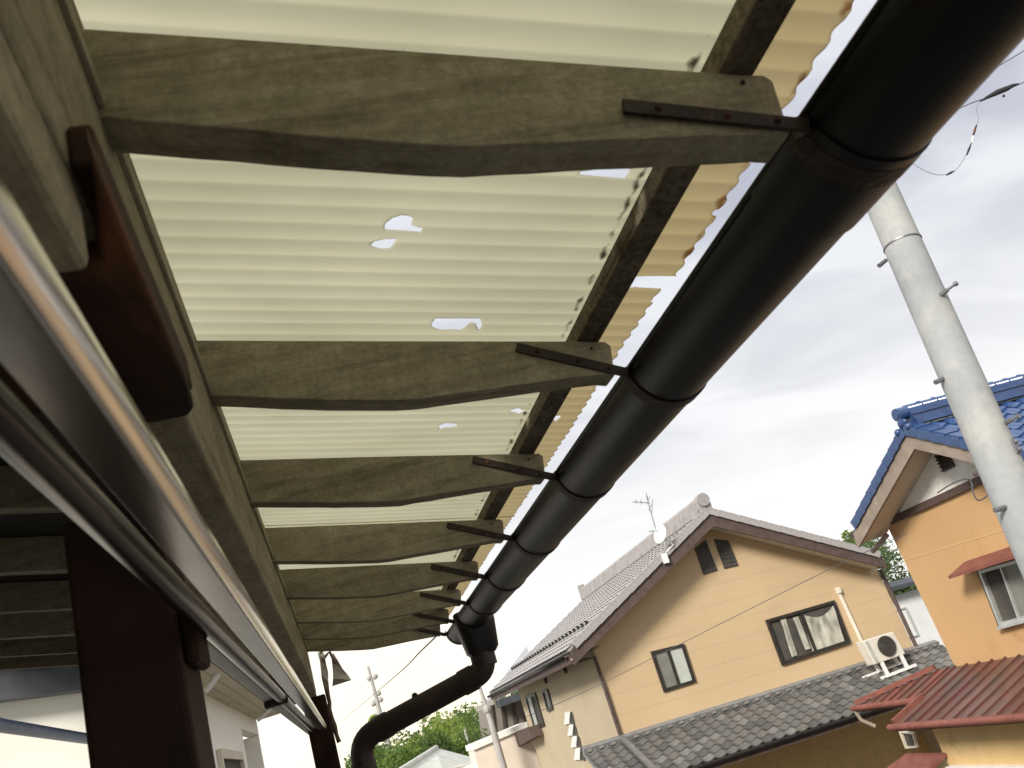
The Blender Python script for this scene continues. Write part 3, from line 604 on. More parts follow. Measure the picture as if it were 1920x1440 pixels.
MB().prism([v(wx + 0.0, D + 0.202, -4.9), v(wx + 0.0, 30.0, -4.9), v(wx + 0.0, 30.0, 0.99), v(wx + 0.0, D + 0.202, 1.03)], (0.2, 0, 0)).build('side_wall', sidewall, tan)
MB().box(v(13.8, D + 0.21, -4.9), v(14.0, 30, 0.4)).build('side_wall', sidewall, tan)
MB().prism([v(wx, 30.0, -4.9), v(14, 30.0, -4.9), v(14, 30.0, .6), v(10, 30.0, 2.9), v(wx, 30.0, .9)], (0, 0.2, 0)).build('rear_wall', sidewall, tan)
def clip(poly, p, n):
    out = []
    for i in range(len(poly)):
        a, b = poly[i], poly[(i + 1) % len(poly)]; da, db = (a - p).dot(n), (b - p).dot(n)
        if da >= 0: out.append(a)
        if (da >= 0) != (db >= 0): out.append(a.lerp(b, da / (da - db)))
    return out
gp = [v(wx, D, -1.75), v(14.0, D, -1.95), v(14.0, D, 0.62), ap, v(wx, D, eL.z - H)]
sdir_ = (F_(1640, 1243) - F_(1165, 1388)).normalized(); sup = Vector((-sdir_.z, 0, sdir_.x))
base_ = F_(1165, 1388) - sup * 0.4; k_ = 0
for k in range(12):
    pl_ = clip(clip(gp, base_ + sup * (k * 0.455 + 0.0013), sup), base_ + sup * ((k + 1) * 0.455 - 0.0013), -sup)
    if len(pl_) < 3: continue
    xm = base_.x + (3.1 if k % 2 else 4.9)
    for part_ in (clip(pl_, v(xm - 0.0008, D, 0), Vector((-1, 0, 0))), clip(pl_, v(xm + 0.0008, D, 0), Vector((1, 0, 0)))):
        if len(part_) >= 3: MB().prism([p + Vector((0, -0.004, 0)) for p in part_], (0, -0.009, 0)).build('siding_board', tanwall, tan)
YF = 19.35; YB = 31.6
Rg = F_(1326, 962, YF); Le = F_(1068, 1222, YF); Re0 = F_(1640, 1042, YF); Re = Rg + (Re0 - Rg) * 1.04
def offy(p, y): return Vector((p.x, y, p.z))
# roof slabs (under the tiles)
def slope_slab(a, b, name, th, mt, par, y0=YF, y1=YB):
    up_ = Vector((-(b - a).z, 0, (b - a).x)).normalized();
    if up_.z < 0: up_ = -up_
    return MB().prism([offy(a, y0), offy(b, y0), offy(b, y1), offy(a, y1)], up_ * th).build(name, mt, par)
slope_slab(Rg, Le, 'roof', 0.05, tilegrey, tan); slope_slab(Rg, Re, 'roof', 0.05, tilegrey, tan)
# barge boards and soffits
for a, b, s in ((Rg, Le, -1), (Rg, Re, 1)):
    dn = Vector((0, 0, -0.36))
    MB().prism([offy(a, YF - 0.06), offy(b, YF - 0.06), offy(b, YF - 0.06) + dn * 0.85, offy(a, YF - 0.06) + dn], (0, 0.055, 0)).build('bargeboard', brownwood, tan)
    MB().prism([offy(a, YF) - Vector((0, 0, 0.16)), offy(b, YF) - Vector((0, 0, 0.16)), offy(b, D - 0.003) - Vector((0, 0, 0.16)), offy(a, D - 0.003) - Vector((0, 0, 0.16))], (0, 0, -0.03)).build('soffit', soffit, tan)
# left slope: corrugated tile courses as relief
up_ = Vector((-(Le - Rg).z, 0, (Le - Rg).x)).normalized(); up_ = up_ if up_.z > 0 else -up_
NR = 17
m = MB()
for r in range(NR):
    a = Rg.lerp(Le, r / NR); b = Rg.lerp(Le, (r + 1) / NR + 0.006)
    def fn(s, t, a=a, b=b):
        y = YF + 0.12 + (YB - YF - 0.12) * s
        q = offy(a.lerp(b, t), y); ph = (y * 1 / 0.29) % 1
        hgt = 0.055 + 0.028 * abs(math.sin(math.pi * ph)) + 0.022 * t
        return q + up_ * hgt
    m.grid(fn, 168, 1)
m.build('roof_tiles', tilegrey, tan, kind='stuff', smooth=False, recalc=False)
# verge tiles along both rakes
vt = MB().box((0, -0.11, 0), (0.29, 0.13, 0.075)).box((0.0, -0.115, -0.10), (0.27, -0.09, 0.0)); vm = None
for a, b in ((Rg, Le), (Rg, Re)):
    n = int((b - a).length / 0.27); dd = (b - a).normalized(); s_ = Vector((0, 1, 0)); u2 = dd.cross(s_).normalized(); u2 = u2 if u2.z > 0 else -u2
    for k in range(n):
        M = Matrix((dd, s_, u2)).transposed().to_4x4(); M = Matrix.Translation(offy(a, YF) + dd * (k * 0.27) + u2 * (0.052 + 0.004 * (k % 2))) @ M @ Matrix.Rotation(math.radians(2.4), 4, 'Y')
        if vm is None:
            vmo = MB(); vmo.v = vt.v; vmo.f = vt.f; me = bpy.data.meshes.new('verge_tile'); me.from_pydata([tuple(p) for p in vt.v], [], vt.f); me.materials.append(tilegrey); vm = me
        inst('verge_tile', vm, tan, M)
# snow guards
sg = bpy.data.meshes.new('snow_guard'); q = MB().box((-0.04, -0.02, 0), (0.04, 0.02, 0.09)).box((-0.05, -0.05, 0.09), (0.0, 0.05, 0.115)); sg.from_pydata([tuple(p) for p in q.v], [], q.f); sg.materials.append(framedark)
for k in range(26):
    for t_ in (0.80,):
        y = YF + 0.9 + k * 0.42; inst('snow_guard', sg, tan, Matrix.Translation(offy(Rg.lerp(Le, t_), y) + up_ * 0.075))
# ridge
m = MB()
for k, (hw, z0, z1) in enumerate(((0.17, 0.04, 0.16), (0.14, 0.16, 0.26), (0.115, 0.26, 0.36))):
    m.prism([v_(Rg.x - hw, YF + 0.05, Rg.z + z0), v_(Rg.x + hw, YF + 0.05, Rg.z + z0), v_(Rg.x + hw, YF + 0.05, Rg.z + z1), v_(Rg.x - hw, YF + 0.05, Rg.z + z1)], (0, YB - YF - 0.1, 0))
m.tube([v_(Rg.x, YF + 0.02, Rg.z + 0.38), v_(Rg.x, YB - 0.05, Rg.z + 0.38)], 0.10, 12)
rd = m.build('ridge', tilegrey, tan)
m = MB(); m.tube([v_(Rg.x, YF - 0.10, Rg.z + 0.34), v_(Rg.x, YF + 0.16, Rg.z + 0.34)], 0.17, 16); m.box((Rg.x - 0.17, YF - 0.05, Rg.z + 0.03), (Rg.x + 0.17, YF + 0.08, Rg.z + 0.30))
m.build('ridge_end_tile', tilegrey, rd, smooth=True)
MB().box((Rg.x - 0.12, YB - 0.1, Rg.z + 0.1), (Rg.x + 0.12, YB + 0.08, Rg.z + 0.6)).build('ridge_end_tile', tilegrey, rd)
# eaves: fascia, soffit, half round gutter, downpipe
MB().box((Le.x - 0.02, YF + 0.1, Le.z - 0.26), (Le.x + 0.03, YB, Le.z - 0.03)).build('fascia', brownwood, tan)
MB().prism([v_(Le.x + 0.03, YF + 0.1, Le.z - 0.20), v_(wx - 0.002, YF + 0.1, Le.z - 0.09), v_(wx - 0.002, YB, Le.z - 0.09), v_(Le.x + 0.03, YB, Le.z - 0.20)], (0, 0, 0.03)).build('eave_soffit', brownwood, tan)
gm = MB(); gm.grid(lambda a, b: (Le.x - 0.075 + 0.07 * math.cos(math.pi + math.pi * b), YF + 0.16 + (YB - YF - 0.2) * a, Le.z - 0.03 + 0.075 * math.sin(math.pi + math.pi * b)), 4, 10)
go = gm.build('eave_gutter', gutter_m, tan, recalc=False, smooth=True); sm_ = go.modifiers.new('t', 'SOLIDIFY'); sm_.thickness = 0.008
gp = MB().tube([v_(Le.x - 0.06, 19.6, Le.z - 0.1), v_(Le.x + 0.2, 19.8, Le.z - 0.24), v(wx - 0.04, D - 0.06, 0.62), v(wx - 0.04, D - 0.05, -1.25)], 0.045, 10).build('corner_downpipe', brownwood, tan, smooth=True)
MB().tube([v(14.05, D - 0.06, 0.5), v(14.05, D - 0.05, -1.7)], 0.05, 10).build('corner_downpipe', brownwood, tan, smooth=True)
nF = (0, -1, 0)
def quad(pts, Y=D - 0.014): return [F_(a, b, Y) for a, b in pts]
# attic louvres
for q in (quad([(1302, 1028), (1323, 1012), (1345, 1070), (1319, 1078)]), quad([(1338, 1011), (1365, 1013), (1384, 1061), (1358, 1067)])):
    MB().prism([p + Vector((0, -0.02, 0)) for p in q], (0, 0.018, 0)).build('gable_vent', louvre, tan)
    par = [o for o in tan.children if o.name.startswith('gable_vent')][-1]
    for k in range(7):
        t_ = (k + 0.5) / 7; MB().beam(bilin(q, 0.03, t_) + Vector((0, -0.03, 0)), bilin(q, 0.97, t_) + Vector((0, -0.03, 0)), 0.012, 0.05).build('slat', louvre, par)
window(tan, quad([(1219, 1222), (1281, 1207), (1304, 1279), (1244, 1298)]), nF, fw=0.07, fills=[frostdark, frosted])
wq = quad([(1434, 1163), (1562, 1126), (1593, 1206), (1465, 1248)])
wf = window(tan, wq, nF, fw=0.075, fills=[roomdark, roomdark], proud=0.07)
# curtains hanging inside the big window
def curtain(parent, a0_, a1_, top, bot, folds, skew=0.0, sag=0.0):
    def fn(s, t):
        aa = a0_ + (a1_ - a0_) * s; aa += skew * t * (0.5 + 0.5 * math.sin(s * 3.1)); bb = top + (bot - top) * t + sag * math.sin(math.pi * s) * (1 - t)
        return bilin(wq, aa, bb) + Vector((0, -0.040 - 0.006 * math.sin(s * folds * 2 * math.pi + t * 2 + 2.5 * math.sin(t * 2.3 + s * 3)) - 0.004 * math.sin(s * folds * 1.3 + t * 7), 0))
    m = MB().grid(fn, 60, 12); o = m.build('curtain', curtain_m, parent, recalc=False, smooth=True); return o
curtain(wf, 0.50, 0.97, 0.10, 0.92, 5, skew=-0.08, sag=0.16); curtain(wf, 0.19, 0.27, 0.09, 0.9, 2, skew=-0.05); curtain(wf, 0.36, 0.44, 0.12, 0.85, 2, skew=0.03)
# antenna conduit beside the window
q0, q1, q2 = F_(1571, 1112), F_(1622, 1222), F_(1636, 1232)
cvr = MB(); o_ = Vector((0, -0.05, 0)); cvr.beam(q0 + o_, q1 + o_, 0.075, 0.06, up=(0, -1, 0)); cvr.build('pipe_cover', ivory, tan, bevel=0.008)
MB().beam(q0 + Vector((0, -0.07, -0.02)), q0 + Vector((0, -0.07, 0.13)), 0.11, 0.10, up=(0, -1, 0)).build('pipe_cover_cap', ivory, tan, bevel=0.01)
MB().tube([q1 + Vector((0, -0.05, 0)), q1 + Vector((0.05, -0.12, -0.12)), q2 + Vector((0.1, -0.2, -0.08))], 0.035, 10).build('pipe_hose', ivory, tan, smooth=True)
# side wall, seen along its length (plane x = wx)
G_ = lambda a, b: PX(a, b, wx)
def quadx(pts, X=wx): return [PX(a, b, X) for a, b in pts]
nL = (-1, 0, 0)
window(tan, quadx([(986, 1304), (1005, 1298), (1023, 1360), (1004, 1367)]), nL, fw=0.10, fills=[frosted, roomdark])
window(tan, quadx([(1018, 1294), (1028, 1291), (1039, 1329), (1029, 1334)]), nL, fw=0.08, panes=1, fills=[frostdark])
for a, b in ((1025, 1276), (1062, 1256)): MB().ball(G_(a, b) + Vector((-0.03, 0, 0)), 0.09, 10, 6, sc=(0.6, 1, 1)).build('vent_cap', brownwood, tan, smooth=True)
blk = [((1062, 1335), (1072, 1334), (1070, 1356), (1061, 1358)), ((1070, 1358), (1078, 1358), (1076, 1378), (1067, 1379)), ((1076, 1380), (1085, 1379), (1083, 1400), (1073, 1401)), ((1082, 1402), (1091, 1401), (1090, 1424), (1079, 1424))]
for i, b4 in enumerate(blk):
    q = quadx(b4); MB().prism([p + Vector((-0.05, 0, 0)) for p in q], (0.048, 0, 0)).build('white_block', whitepl, tan)
    a, b, c, d4 = b4; t3 = quadx([b, (b[0] + 3, b[1] + 6), (c[0] + 9, c[1] + 3), c]); MB().prism([p + Vector((-0.02, 0, 0)) for p in t3], (0.018, 0, 0)).build('dark_recess', framedark, tan)
# entrance frame at the annex side
q = quadx([(948, 1388), (1002, 1365), (1012, 1440), (965, 1440)], wx - 0.5)
bx_ = lambda a, b: PX(a, b, wx - 0.4)
MB().prism([bx_(946, 1386), bx_(990, 1364), bx_(998, 1384), bx_(952, 1412)], (0.38, 0, 0)).build('porch_header', brownwood, tan)
for a in (950, 957): MB().prism([bx_(a, 1404), bx_(a + 4, 1402), bx_(a + 16, 1480), bx_(a + 10, 1482)], (0.1, 0, 0)).build('porch_post', brownwood, tan)
# lower tiled roof in front of the tan wall
lA, lB = F_(1165, 1388), F_(1640, 1243)
dX = (lB - lA).normalized(); pn = dX.cross(Vector((0, -1, -0.42)).normalized()).normalized(); pn = pn if pn.z > 0 else -pn
dS = pn.cross(dX).normalized(); dS = dS if dS.y < 0 else -dS
corner = PP(1600, 1340, lA, pn); slen = (corner - lA).dot(dS)
lL = lA - dX * 0.95; width = 8.75 + 0.95
low = MB().prism([lL + pn * -0.08, lL + dX * width + pn * -0.08, lL + dX * width + dS * slen + pn * -0.08, lL + dS * slen + pn * -0.08], pn * 0.06).build('lower_roof', ridgegrey, tan)
TW, TL = 0.285, 0.262
def tilemesh(name, mt, W__=TW, L__=TL):
    m = MB(); n = 8; prf = []
    for k in range(n + 1):
        x = k / n; h_ = 0.018 - 0.026 * math.sin(math.pi * min(x / 0.62, 1)) if x < 0.62 else 0.018 + 0.026 * math.sin(math.pi * (x - 0.62) / 0.38)
        prf.append((x * W__ * 1.03, h_ + 0.018))
    for x, h_ in prf: m.v += [Vector((x, 0, h_ - 0.012)), Vector((x, L__ * 1.08, h_ + 0.016)), Vector((x, L__ * 1.08, h_ - 0.012)), ]
    for k in range(n):
        a = 3 * k; m.f += [(a, a + 3, a + 4, a + 1), (a + 1, a + 4, a + 5, a + 2)]
    me = bpy.data.meshes.new(name); me.from_pydata([tuple(p) for p in m.v], [], m.f); me.materials.append(mt)
    for p in me.polygons: p.use_smooth = True
    me.set_sharp_from_angle(angle=math.radians(35)); return me
tms = [tilemesh('roof_tile', t) for t in tiledark]
ncol = int(width / TW); nrow = max(1, round(slen / TL)); cnt = 0
Bm = Matrix((dX, dS, pn)).transposed().to_4x4(); rg = random.Random(5)
for c_ in range(ncol):
    for r in range(nrow):
        if cnt >= 299: break
        cnt += 1; k = rg.choices([0, 1, 2, 3], [5, 2, 2, 2])[0]
        M = Matrix.Translation(lL + dX * (c_ * TW) + dS * (r * (slen / nrow)) + pn * (-0.004 + rg.uniform(-.004, .004))) @ Bm @ Matrix.Rotation(rg.uniform(-0.012, 0.012), 4, 'Z')
        inst('roof_tile', tms[k], low, M)
MB().beam(lL + pn * 0.05 + dS * 0.05, lL + dX * width + pn * 0.05 + dS * 0.05, 0.16, 0.12, up=pn).build('wall_flashing', ridgegrey, low)
m = MB()
for k in range(ncol): m.ball(lL + dX * (k * TW + 0.14) + pn * 0.055 + dS * 0.16, 0.085, 8, 5, sc=(1, 0.8, 0.55))
m.build('plaster_caps', tiledark[1], low, kind='stuff', smooth=True)
MB().beam(F_(1165, 1388) + pn * 0.10, F_(1165, 1388) + dS * slen + pn * 0.09, 0.12, 0.07, up=pn).build('roof_joint_strip', tiledark[1], low)
ev = [lL + dS * (slen + 0.02) + pn * -0.02, lL + dX * width + dS * (slen + 0.02) + pn * -0.02]
MB().beam(ev[0] + Vector((0, 0, -0.07)), ev[1] + Vector((0, 0, -0.07)), 0.05, 0.16).build('eave_board', brownwood, low)
MB().tube([ev[0] + Vector((0, -0.07, -0.02)), ev[1] + Vector((0, -0.07, -0.02))], 0.055, 12).build('eave_gutter', gutter_m, low, smooth=True)
# aerial and dish
an = empty('tv_aerial', F_(1240, 1015, 19.5), 'thin television aerial on a mast at the tan house roof edge', 'aerial')
b0, b1 = F_(1238, 1022, 19.45), F_(1212, 930, 19.45)
MB().tube([b0, b1], 0.014, 8).build('mast', galv, an)
MB().tube([F_(1186, 941, 19.45), F_(1219, 943, 19.45)], 0.010, 6).build('boom', galv, an)
MB().tube([F_(1216, 957, 19.0), F_(1222, 945, 19.8)], 0.010, 6).build('boom', galv, an)
for a, b in (((1211, 923), (1216, 938)), ((1219, 930), (1213, 945)), ((1224, 935), (1222, 962)), ((1192, 936), (1194, 946)), ((1201, 936), (1203, 947))): MB().tube([F_(*a, 19.45), F_(*b, 19.45)], 0.008, 6).build('element', galv, an)
di = empty('satellite_dish', F_(1247, 1020, 19.2), 'small pale satellite dish clamped to the tan house roof edge below the aerial', 'satellite dish')
dc = F_(1243, 1003, 19.2); dn_ = Vector((-0.85, -0.35, 0.35)).normalized()
m = MB(); sx_ = dn_.orthogonal().normalized(); sy_ = dn_.cross(sx_)
m.grid(lambda a, b: dc + dn_ * (0.10 * a * a) + (sx_ * math.cos(b * 2 * math.pi) + sy_ * math.sin(b * 2 * math.pi)) * (0.22 * a + 0.002), 8, 28)
dd_ = m.build('reflector', whitepl, di, smooth=True, recalc=False); dd_.modifiers.new('t', 'SOLIDIFY').thickness = 0.012
MB().tube([dc - dn_ * 0.0, F_(1262, 1022, 19.2), F_(1250, 1035, 19.25)], 0.02, 8).build('arm', whitepl, di); MB().tube([dc + dn_ * 0.02 - sx_ * .2, dc + dn_ * 0.42], 0.012, 6).build('feed_arm', galv, di)
MB().beam(F_(1244, 1038, 19.22), F_(1250, 1056, 19.22), 0.13, 0.08, up=(0, -1, 0)).build('clamp', whitepl, di)

# air conditioner outdoor unit
ac = empty('air_conditioner_unit', F_(1670, 1250, 19.0), 'beige outdoor air conditioner unit on white stands on the grey tiled lower roof', 'air conditioner')
YA = 19.1; q = quad([(1618, 1202), (1675, 1184), (1698, 1226), (1641, 1246)], YA)
q = [q[0], q[0] + Vector((q[1].x - q[0].x, 0, (q[1].z - q[0].z))), q[2], q[3]]
body = MB().prism(q, (0, 0.34, 0)).build('casing', acbody, ac, bevel=0.02)
cc = bilin(q, 0.58, 0.47); rr = 0.235
MB().tube([cc + Vector((0, -0.004, 0)), cc + Vector((0, -0.02, 0))], rr, 28).build('fan_opening', louvre, ac)
m = MB()
for k in range(6):
    r_ = rr * (k + 1) / 6; m.tube([cc + Vector((math.cos(a * math.pi / 14) * r_, -0.03, math.sin(a * math.pi / 14) * r_)) for a in range(29)], 0.006, 5, cap=False)
m.build('fan_grille', framedark, ac)
MB().prism([bilin(q, 0.04, 0.05) + Vector((0, -0.006, 0)), bilin(q, 0.13, 0.05) + Vector((0, -0.006, 0)), bilin(q, 0.13, 0.95) + Vector((0, -0.006, 0)), bilin(q, 0.04, 0.95) + Vector((0, -0.006, 0))], (0, -0.004, 0)).build('side_grille', alu, ac)
for t_ in (0.22, 0.86):
    a = bilin(q, t_, 1.0); b = a + Vector((0.02, 0, -0.30)); MB().beam(a + Vector((0, 0.02, 0)), b + Vector((0, 0.02, 0)), 0.07, 0.07, up=(0, 1, 0)).build('stand_leg', whitepl, ac)
    MB().beam(a + Vector((0, 0.3, 0)), b + Vector((0, 0.3, 0.1)), 0.07, 0.07, up=(0, 1, 0)).build('stand_leg', whitepl, ac)
a = bilin(q, 0.0, 1.0) + Vector((0.0, 0, -0.32)); b = bilin(q, 1.15, 1.0) + Vector((0, 0, -0.30)); MB().beam(a, b, 0.06, 0.06).build('stand_rail', whitepl, ac)
MB().beam(a + Vector((-0.25, 0.32, 0.12)), b + Vector((-0.1, 0.32, 0.12)), 0.05, 0.05).build('stand_rail', whitepl, ac)

# ================================================================== ORANGE HOUSE
XW = 10.0
org = empty('orange_house', v_(XW + 3, 11.2, 0), 'orange rendered house with blue glazed gable roof and red metal lower roofs', 'house')
Q = lambda a, b, X=XW: PX(a, b, X)
zb = -1.60; YFAR = 13.45; YR = 11.14
MB().prism([v(XW, YFAR, -4.9), v(XW, 7.6, -4.9), v(XW, 7.6, 1.0), v(XW, YFAR, 1.0)], (0.2, 0, 0)).build('wall', orangewall, org)
MB().box(v(XW + 0.21, YFAR - 0.2, -4.9), v(16, YFAR, 1.05)).build('wall', orangewall, org)
MB().box(v(XW + 0.21, 7.6, -4.9), v(16, 7.8, 1.05)).build('wall', orangewall, org)
apx = v(XW, YR, 2.36)
SL = 0.62; SF = 0.43
MB().prism([v(XW, YR + 1.88, 1.12), v(XW, YR - 1.30, 1.12), v(XW, YR, 1.12 + 0.808)], (0.2, 0, 0)).build('gable_wall', whitewall, org)
MB().box(v(XW - 0.06, 7.6, 1.002), v(XW + 0.1, YFAR + 0.04, 1.118)).build('gable_beam', brownwood, org)
XO = 9.4; ZR = 2.12
rl = YFAR + 0.16; rr_ = 8.55
def orz(y): return ZR - (y - YR) * SF if y > YR else ZR - (YR - y) * SL
# roof decks, bargeboards, soffits
for y1 in (rl, rr_):
    MB().prism([v(XO, YR, ZR), v(XO, y1, orz(y1)), v(XO + 7, y1, orz(y1)), v(XO + 7, YR, ZR)], (0, 0, 0.04)).build('roof', bluet, org)
    MB().prism([v(XO - 0.04, YR, ZR - 0.015), v(XO - 0.04, y1, orz(y1) - 0.015), v(XO - 0.04, y1, orz(y1) - 0.25), v(XO - 0.04, YR, ZR - 0.29)], (0.05, 0, 0)).build('bargeboard', fasciaold, org)
    MB().prism([v(XO + 0.011, YR, ZR - 0.17), v(XO + 0.011, y1, orz(y1) - 0.17), v(XW - 0.004, y1, orz(y1) - 0.17), v(XW - 0.004, YR, ZR - 0.17)], (0, 0, -0.02)).build('soffit', soffit, org)
# blue tiles: courses on the slope facing the street, verge tiles on the other rake
dXb = Vector((1, 0, 0)); dSb = Vector((0, -1, -SL)).normalized(); pnb = Vector((0, -SL, 1)).normalized()
bt = tilemesh('blue_tile', bluet, 0.30, 0.28)
Bb = Matrix((dXb, dSb, pnb)).transposed().to_4x4(); sl_ = math.hypot(YR - rr_, (YR - rr_) * SL)
for c_ in range(12):
    for r in range(int(sl_ / 0.28)):
        inst('blue_tile', bt, org, Matrix.Translation(v(XO + 0.16 + c_ * 0.30, YR, ZR + 0.045) + dSb * (r * 0.28 + 0.1)) @ Bb)
vb = bpy.data.meshes.new('blue_verge_tile'); q_ = MB().box((-0.02, 0, 0.0), (0.22, 0.29, 0.075)).box((-0.05, 0.0, -0.085), (-0.022, 0.27, 0.06)); vb.from_pydata([tuple(p) for p in q_.v], [], q_.f); vb.materials.append(bluet)
dSl = Vector((0, 1, -SF)).normalized(); pnl = Vector((0, SF, 1)).normalized()
for dd, pn2, n in ((dSl, pnl, 9), (dSb, pnb, 10)):
    Bx = Matrix((Vector((1, 0, 0)), dd, pn2)).transposed().to_4x4()
    for k in range(n): inst('blue_verge_tile', vb, org, Matrix.Translation(v(XO - 0.03, YR, ZR + 0.05) + dd * (k * 0.275 + 0.02)) @ Bx @ Matrix.Rotation(math.radians(3.0), 4, 'X'))
m = MB()
for hw, z0, z1 in ((0.16, 0.05, 0.13), (0.13, 0.135, 0.21), (0.155, 0.214, 0.235), (0.12, 0.238, 0.31)): m.box(v(XO + 0.12, YR - hw, ZR + z0), v(XO + 7, YR + hw, ZR + z1))
rb = m.build('ridge', bluet, org)
cp = bpy.data.meshes.new('ridge_cap'); q_ = MB().tube([v_(0, 0, 0), v_(0.27, 0, 0.0), v_(0.272, 0, 0), v_(0.30, 0, 0)], [0.085, 0.085, 0.10, 0.10], 14); cp.from_pydata([tuple(p) for p in q_.v], [], q_.f); cp.materials.append(bluet)
for p in cp.polygons: p.use_smooth = True
for k in range(20): inst('ridge_cap', cp, rb, Matrix.Translation(v(XO + 0.14 + k * 0.30, YR, ZR + 0.335)))
m = MB(); m.tube([v(XO - 0.06, YR, ZR + 0.30), v(XO + 0.14, YR, ZR + 0.30)], 0.105, 18); m.tube([v(XO - 0.08, YR, ZR + 0.30), v(XO - 0.061, YR, ZR + 0.30)], 0.065, 14); m.ball(v(XO - 0.02, YR, ZR + 0.15), 0.10, 10, 6, sc=(0.6, 1.1, 0.8))
m.ball(v(XO - 0.06, YR + 0.14, ZR + 0.05), 0.06, 10, 6); m.ball(v(XO - 0.06, YR - 0.14, ZR + 0.05), 0.06, 10, 6)
m.build('ridge_end_tile', bluet, rb, smooth=True)
# vent in the gable: lattice of bars
vq = [Q(1759, 853), Q(1782, 850), Q(1789, 870), Q(1767, 880)]; vc = (vq[0] + vq[1] + vq[2] + vq[3]) / 4
vf = MB().box(vc + Vector((-0.03, -0.13, -0.13)), vc + Vector((-0.004, 0.13, 0.13))).build('lattice_vent', louvre, org)
for k in range(-2, 3):
    MB().box(vc + Vector((-0.045, k * 0.06 - 0.011, -0.155)), vc + Vector((-0.031, k * 0.06 + 0.011, 0.155))).build('lattice_bar', framedark, vf)
    MB().box(vc + Vector((-0.058, -0.155, k * 0.06 - 0.011)), vc + Vector((-0.046, 0.155, k * 0.06 + 0.011))).build('lattice_bar', framedark, vf)
# render band lines
MB().prism([Q(1697, 1050), Q(1886, 992), Q(1886, 993.6), Q(1697, 1051.6)], (-0.006, 0, 0)).build('render_joint', ochre, org)
# side gutter end at the far eave
MB().tube([v(XO - 0.05, rl + 0.02, orz(rl) - 0.02), v(XO + 5, rl + 0.02, orz(rl) - 0.02)], 0.06, 12).build('eave_gutter', brownwood, org, smooth=True)
MB().tube([PX(1636, 1034, 9.75), PX(1663, 1003, 9.85)], 0.045, 12).build('gutter_outlet', fasciaold, org, smooth=True)
# window with red hood
nO = (-1, 0, 0)
window(org, [Q(1840, 1068), Q(1960, 1034), Q(1990, 1142), Q(1880, 1172)], nO, fw=0.05, frame=framesilver, panes=3, fills=[roomdark, frostdark, roomdark], sill=True, proud=0.07, mullion=0.03)
MB().prism([Q(1836, 1070), Q(1841, 1068), Q(1881, 1173), Q(1877, 1175)], (-0.05, 0, 0)).build('shutter_track', framedark, org)
h0, h1 = Q(1806, 1062), Q(1980, 1010)
hd = empty('window_hood_x', (0, 0, 0), '', '') if False else None
m = MB(); A = Vector((XW - 0.003, 12.55, H - 0.045 + 0.12)); B = Vector((XW - 0.003, 10.1, H - 0.045 + 0.12))
hz = (Q(1840, 1056).z)
m.prism([v_(XW - 0.003, 12.05, hz + 0.10), v_(XW - 0.42, 12.05, hz - 0.03), v_(XW - 0.42, 12.05, hz - 0.075), v_(XW - 0.003, 12.05, hz - 0.02)], (0, -2.6, 0)); m.build('window_hood', redtrim, org)
m = MB()
for k in range(9): m.box((XW - 0.43, 12.0 - k * 0.3, hz - 0.028), (XW - 0.02, 11.97 - k * 0.3, hz - 0.026 + 0.0))
# red metal lean-to roofs: panels run down from the wall
def zred(x, z0=-1.52, k=0.42): return z0 - (XW - x) * k
def redsect(y0, y1, xe, z0, hip, k, name):
    base = MB().prism([v(XW - 0.003, y0, zred(XW, z0, k) - 0.05), v(xe, y0 + hip, zred(xe, z0, k) - 0.05), v(xe, y1, zred(xe, z0, k) - 0.05), v(XW - 0.003, y1, zred(XW, z0, k) - 0.05)], (0, 0, 0.03)).build(name, redtrim, org)
    n = max(1, round(abs(y0 - y1) / 0.31)); rgx = random.Random(int(y0 * 10)); w0 = abs(y0 - y1) / n
    for i in range(n + 12):
        ya = y0 + hip - i * w0 if hip else y0 - i * w0; yb = ya - w0
        if ya < y1 + 0.01: break
        xt = XW - 0.003
        if hip and ya > y0: xt = XW - (XW - xe) * (ya - y0) / hip
        xt2 = XW - 0.003 if not (hip and yb > y0) else XW - (XW - xe) * (yb - y0) / hip
        yb = max(yb, y1)
        P_ = [v(xt, ya, zred(xt, z0, k)), v(xe, ya, zred(xe, z0, k)), v(xe, yb + 0.004, zred(xe, z0, k)), v(xt2, yb + 0.004, zred(xt2, z0, k))]
        pan = MB().prism([p + Vector((0, 0, -0.018 + rgx.uniform(0, 0.006))) for p in P_], (0, 0, 0.012)).build('roof_panel', redroof[rgx.choices([0, 1, 2], [4, 2, 4])[0]], base)
        a, b = P_[0] + Vector((0, 0, 0.012)), P_[1] + Vector((0, 0, 0.012)); 
        if (a - b).length > 0.1: MB().beam(a, b, 0.024, 0.034).build('seam', redroof[0], base)
    MB().beam(v(xe - 0.02, y0 + hip, zred(xe, z0, k) - 0.05), v(xe - 0.02, y1, zred(xe, z0, k) - 0.05), 0.04, 0.12).build('fascia', redtrim, base)
    MB().tube([v(xe - 0.09, y0 + hip + 0.02, zred(xe, z0, k) - 0.03), v(xe - 0.09, y1, zred(xe, z0, k) - 0.03)], 0.05, 12).build('eave_gutter', redtrim, base, smooth=True)
    return base
K = 0.30; nR = Vector((-K, 0, 1)); pR = v(XW, 0, -1.52)
r1, r2, r3, r4 = PP(1612, 1320, pR, nR), PP(1740, 1308, pR, nR), PP(1676, 1357, pR, nR), PP(1920, 1338, pR, nR)
xe1 = (r1.x + r2.x) / 2; xe2 = (r3.x + r4.x) / 2
redsect(13.95, r3.y + 0.0, xe1, -1.52, 1.5, K, 'red_roof')
redsect(r3.y - 0.004, 7.3, xe2, -1.52, 0.0, K, 'red_roof')
